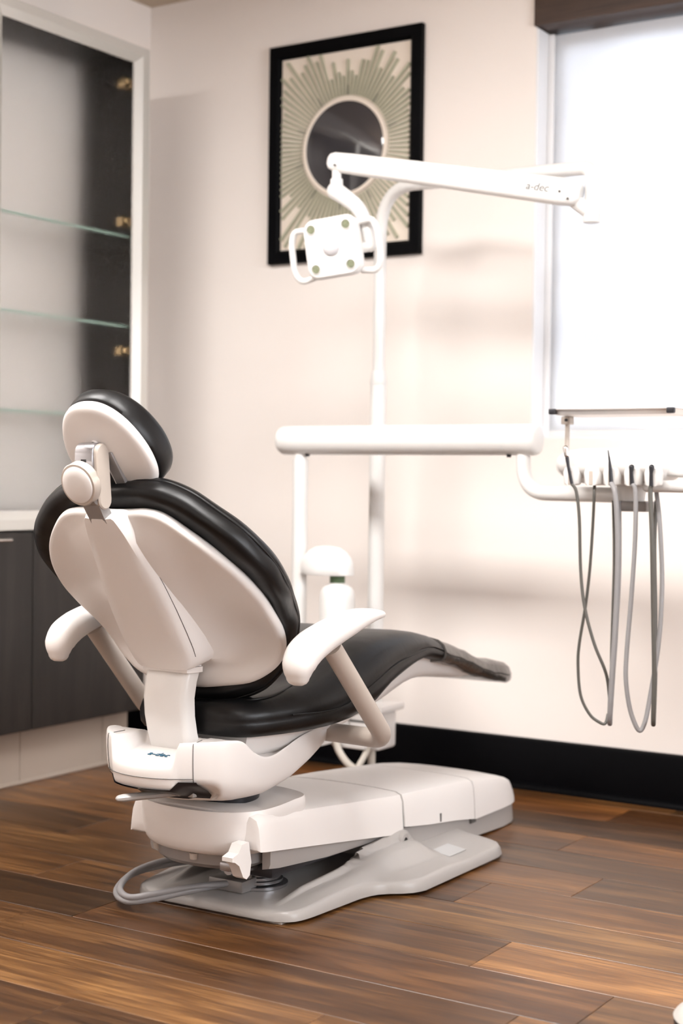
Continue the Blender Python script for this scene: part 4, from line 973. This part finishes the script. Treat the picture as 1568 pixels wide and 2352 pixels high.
hz2 = mk('spare_hose', *tube(hose_path([(1365, 1112), (1364, 1140), (1361, 1206), (1354, 1308), (1344, 1393), (1330, 1478), (1327, 1529), (1333, 1597), (1354, 1641), (1378, 1660), (1390, 1661), (1396, 1640)], [.03, .02, .03, .03, .03, .03, .03, .03, .035, .04, .045, .06]), .0040, 10), HOSED, du)
# ================================================================= WATER BOTTLE UNIT on the post
YWt = 3.86
wu = empty('water_bottle', (ony(775, 1380, YWt).x, YWt, .55), 'white water bottle hanging under a domed white holder by the left post', 'bottle')
dc0 = ony(694, 1300, YWt); dc1 = ony(809, 1300, YWt); ccx = (dc0.x + dc1.x) / 2; crr = (dc1.x - dc0.x) / 2
dm = [(.15, .088), (.45, .084), (.70, .072), (.88, .055), (.98, .038), (1.0, .020), (1.0, .002), (.97, 0.0), (.3, 0.0)]
zb_ = ony(750, 1320, YWt).z
mk('holder_dome', *loft([[Vector((ccx + crr * s_ * cos(q), YWt + .058 * s_ * sin(q) * .95, zb_ + h)) for q in [2 * pi * k / 32 for k in range(32)]] for s_, h in dm]), WHITE2, du, smooth=45)
bxx = ony(774, 1380, YWt).x
mk('cap', *cyl((bxx, YWt, zb_ + .002), (bxx, YWt, zb_ - .026), .023, .023, 20), CAPG, wu)
br = .053
bt = [(.020, zb_ - .020), (.028, zb_ - .026), (.044, zb_ - .036), (.051, zb_ - .050), (br, zb_ - .062), (br + .001, zb_ - .066), (br + .001, zb_ - .18), (.048, zb_ - .26), (.044, zb_ - .268)]
mk('bottle_body', *loft([[Vector((bxx + r_ * cos(q), YWt + r_ * sin(q), z)) for q in [2 * pi * k / 28 for k in range(28)]] for r_, z in bt]), WHITE2, wu, smooth=45)
# hoses from the pole bracket to the chair
jb = empty('umbilical_hose', (ony(800, 1745, 3.98).x, 3.98, .10), 'two cream hoses curving in a V from the bracket box under the seat', 'hose')
mk('hose', *tube(smooth_path([ony(770, 1690, 3.98), ony(776, 1720, 3.98), ony(795, 1750, 3.98), ony(818, 1768, 3.99), ony(836, 1772, 4.02)], 6), .0115, 12), HOSEL, jb)
mk('hose', *tube(smooth_path([ony(848, 1700, 4.02), ony(842, 1725, 4.02), ony(828, 1752, 4.0), ony(815, 1772, 3.98)], 6), .0095, 12), HOSEL, jb)
mk('manifold', *box(ony(770, 1700, 4.03).x, ony(850, 1700, 4.03).x, 4.0, 4.06, .150, .195, .01), WHITE, jb)

# ================================================================= FOOT CONTROL at the right edge
e0 = onz(1559, 2296, .062); fy = e0.y - .04; fcx = e0.x + .115
ft = empty('foot_control', (fcx, fy, 0), 'round foot control with silver top, barely in view at the right edge', 'foot pedal')
fh = .062
mk('pedal_body', *cyl((fcx, fy, 0), (fcx, fy, fh - .004), .100, .104, 48, .004), DARK, ft)
mk('pedal_top', *loft([[Vector((fcx + r_ * cos(q), fy + r_ * sin(q), z)) for q in [2 * pi * k / 48 for k in range(48)]] for r_, z in ((.103, fh - .004), (.105, fh - .001), (.100, fh + .006), (.085, fh + .012), (.02, fh + .014))]), ALU, ft, smooth=50)

for o in S.objects:
    if o.type == 'MESH' and o.parent is None and 'kind' not in o: print('UNTAGGED', o.name)
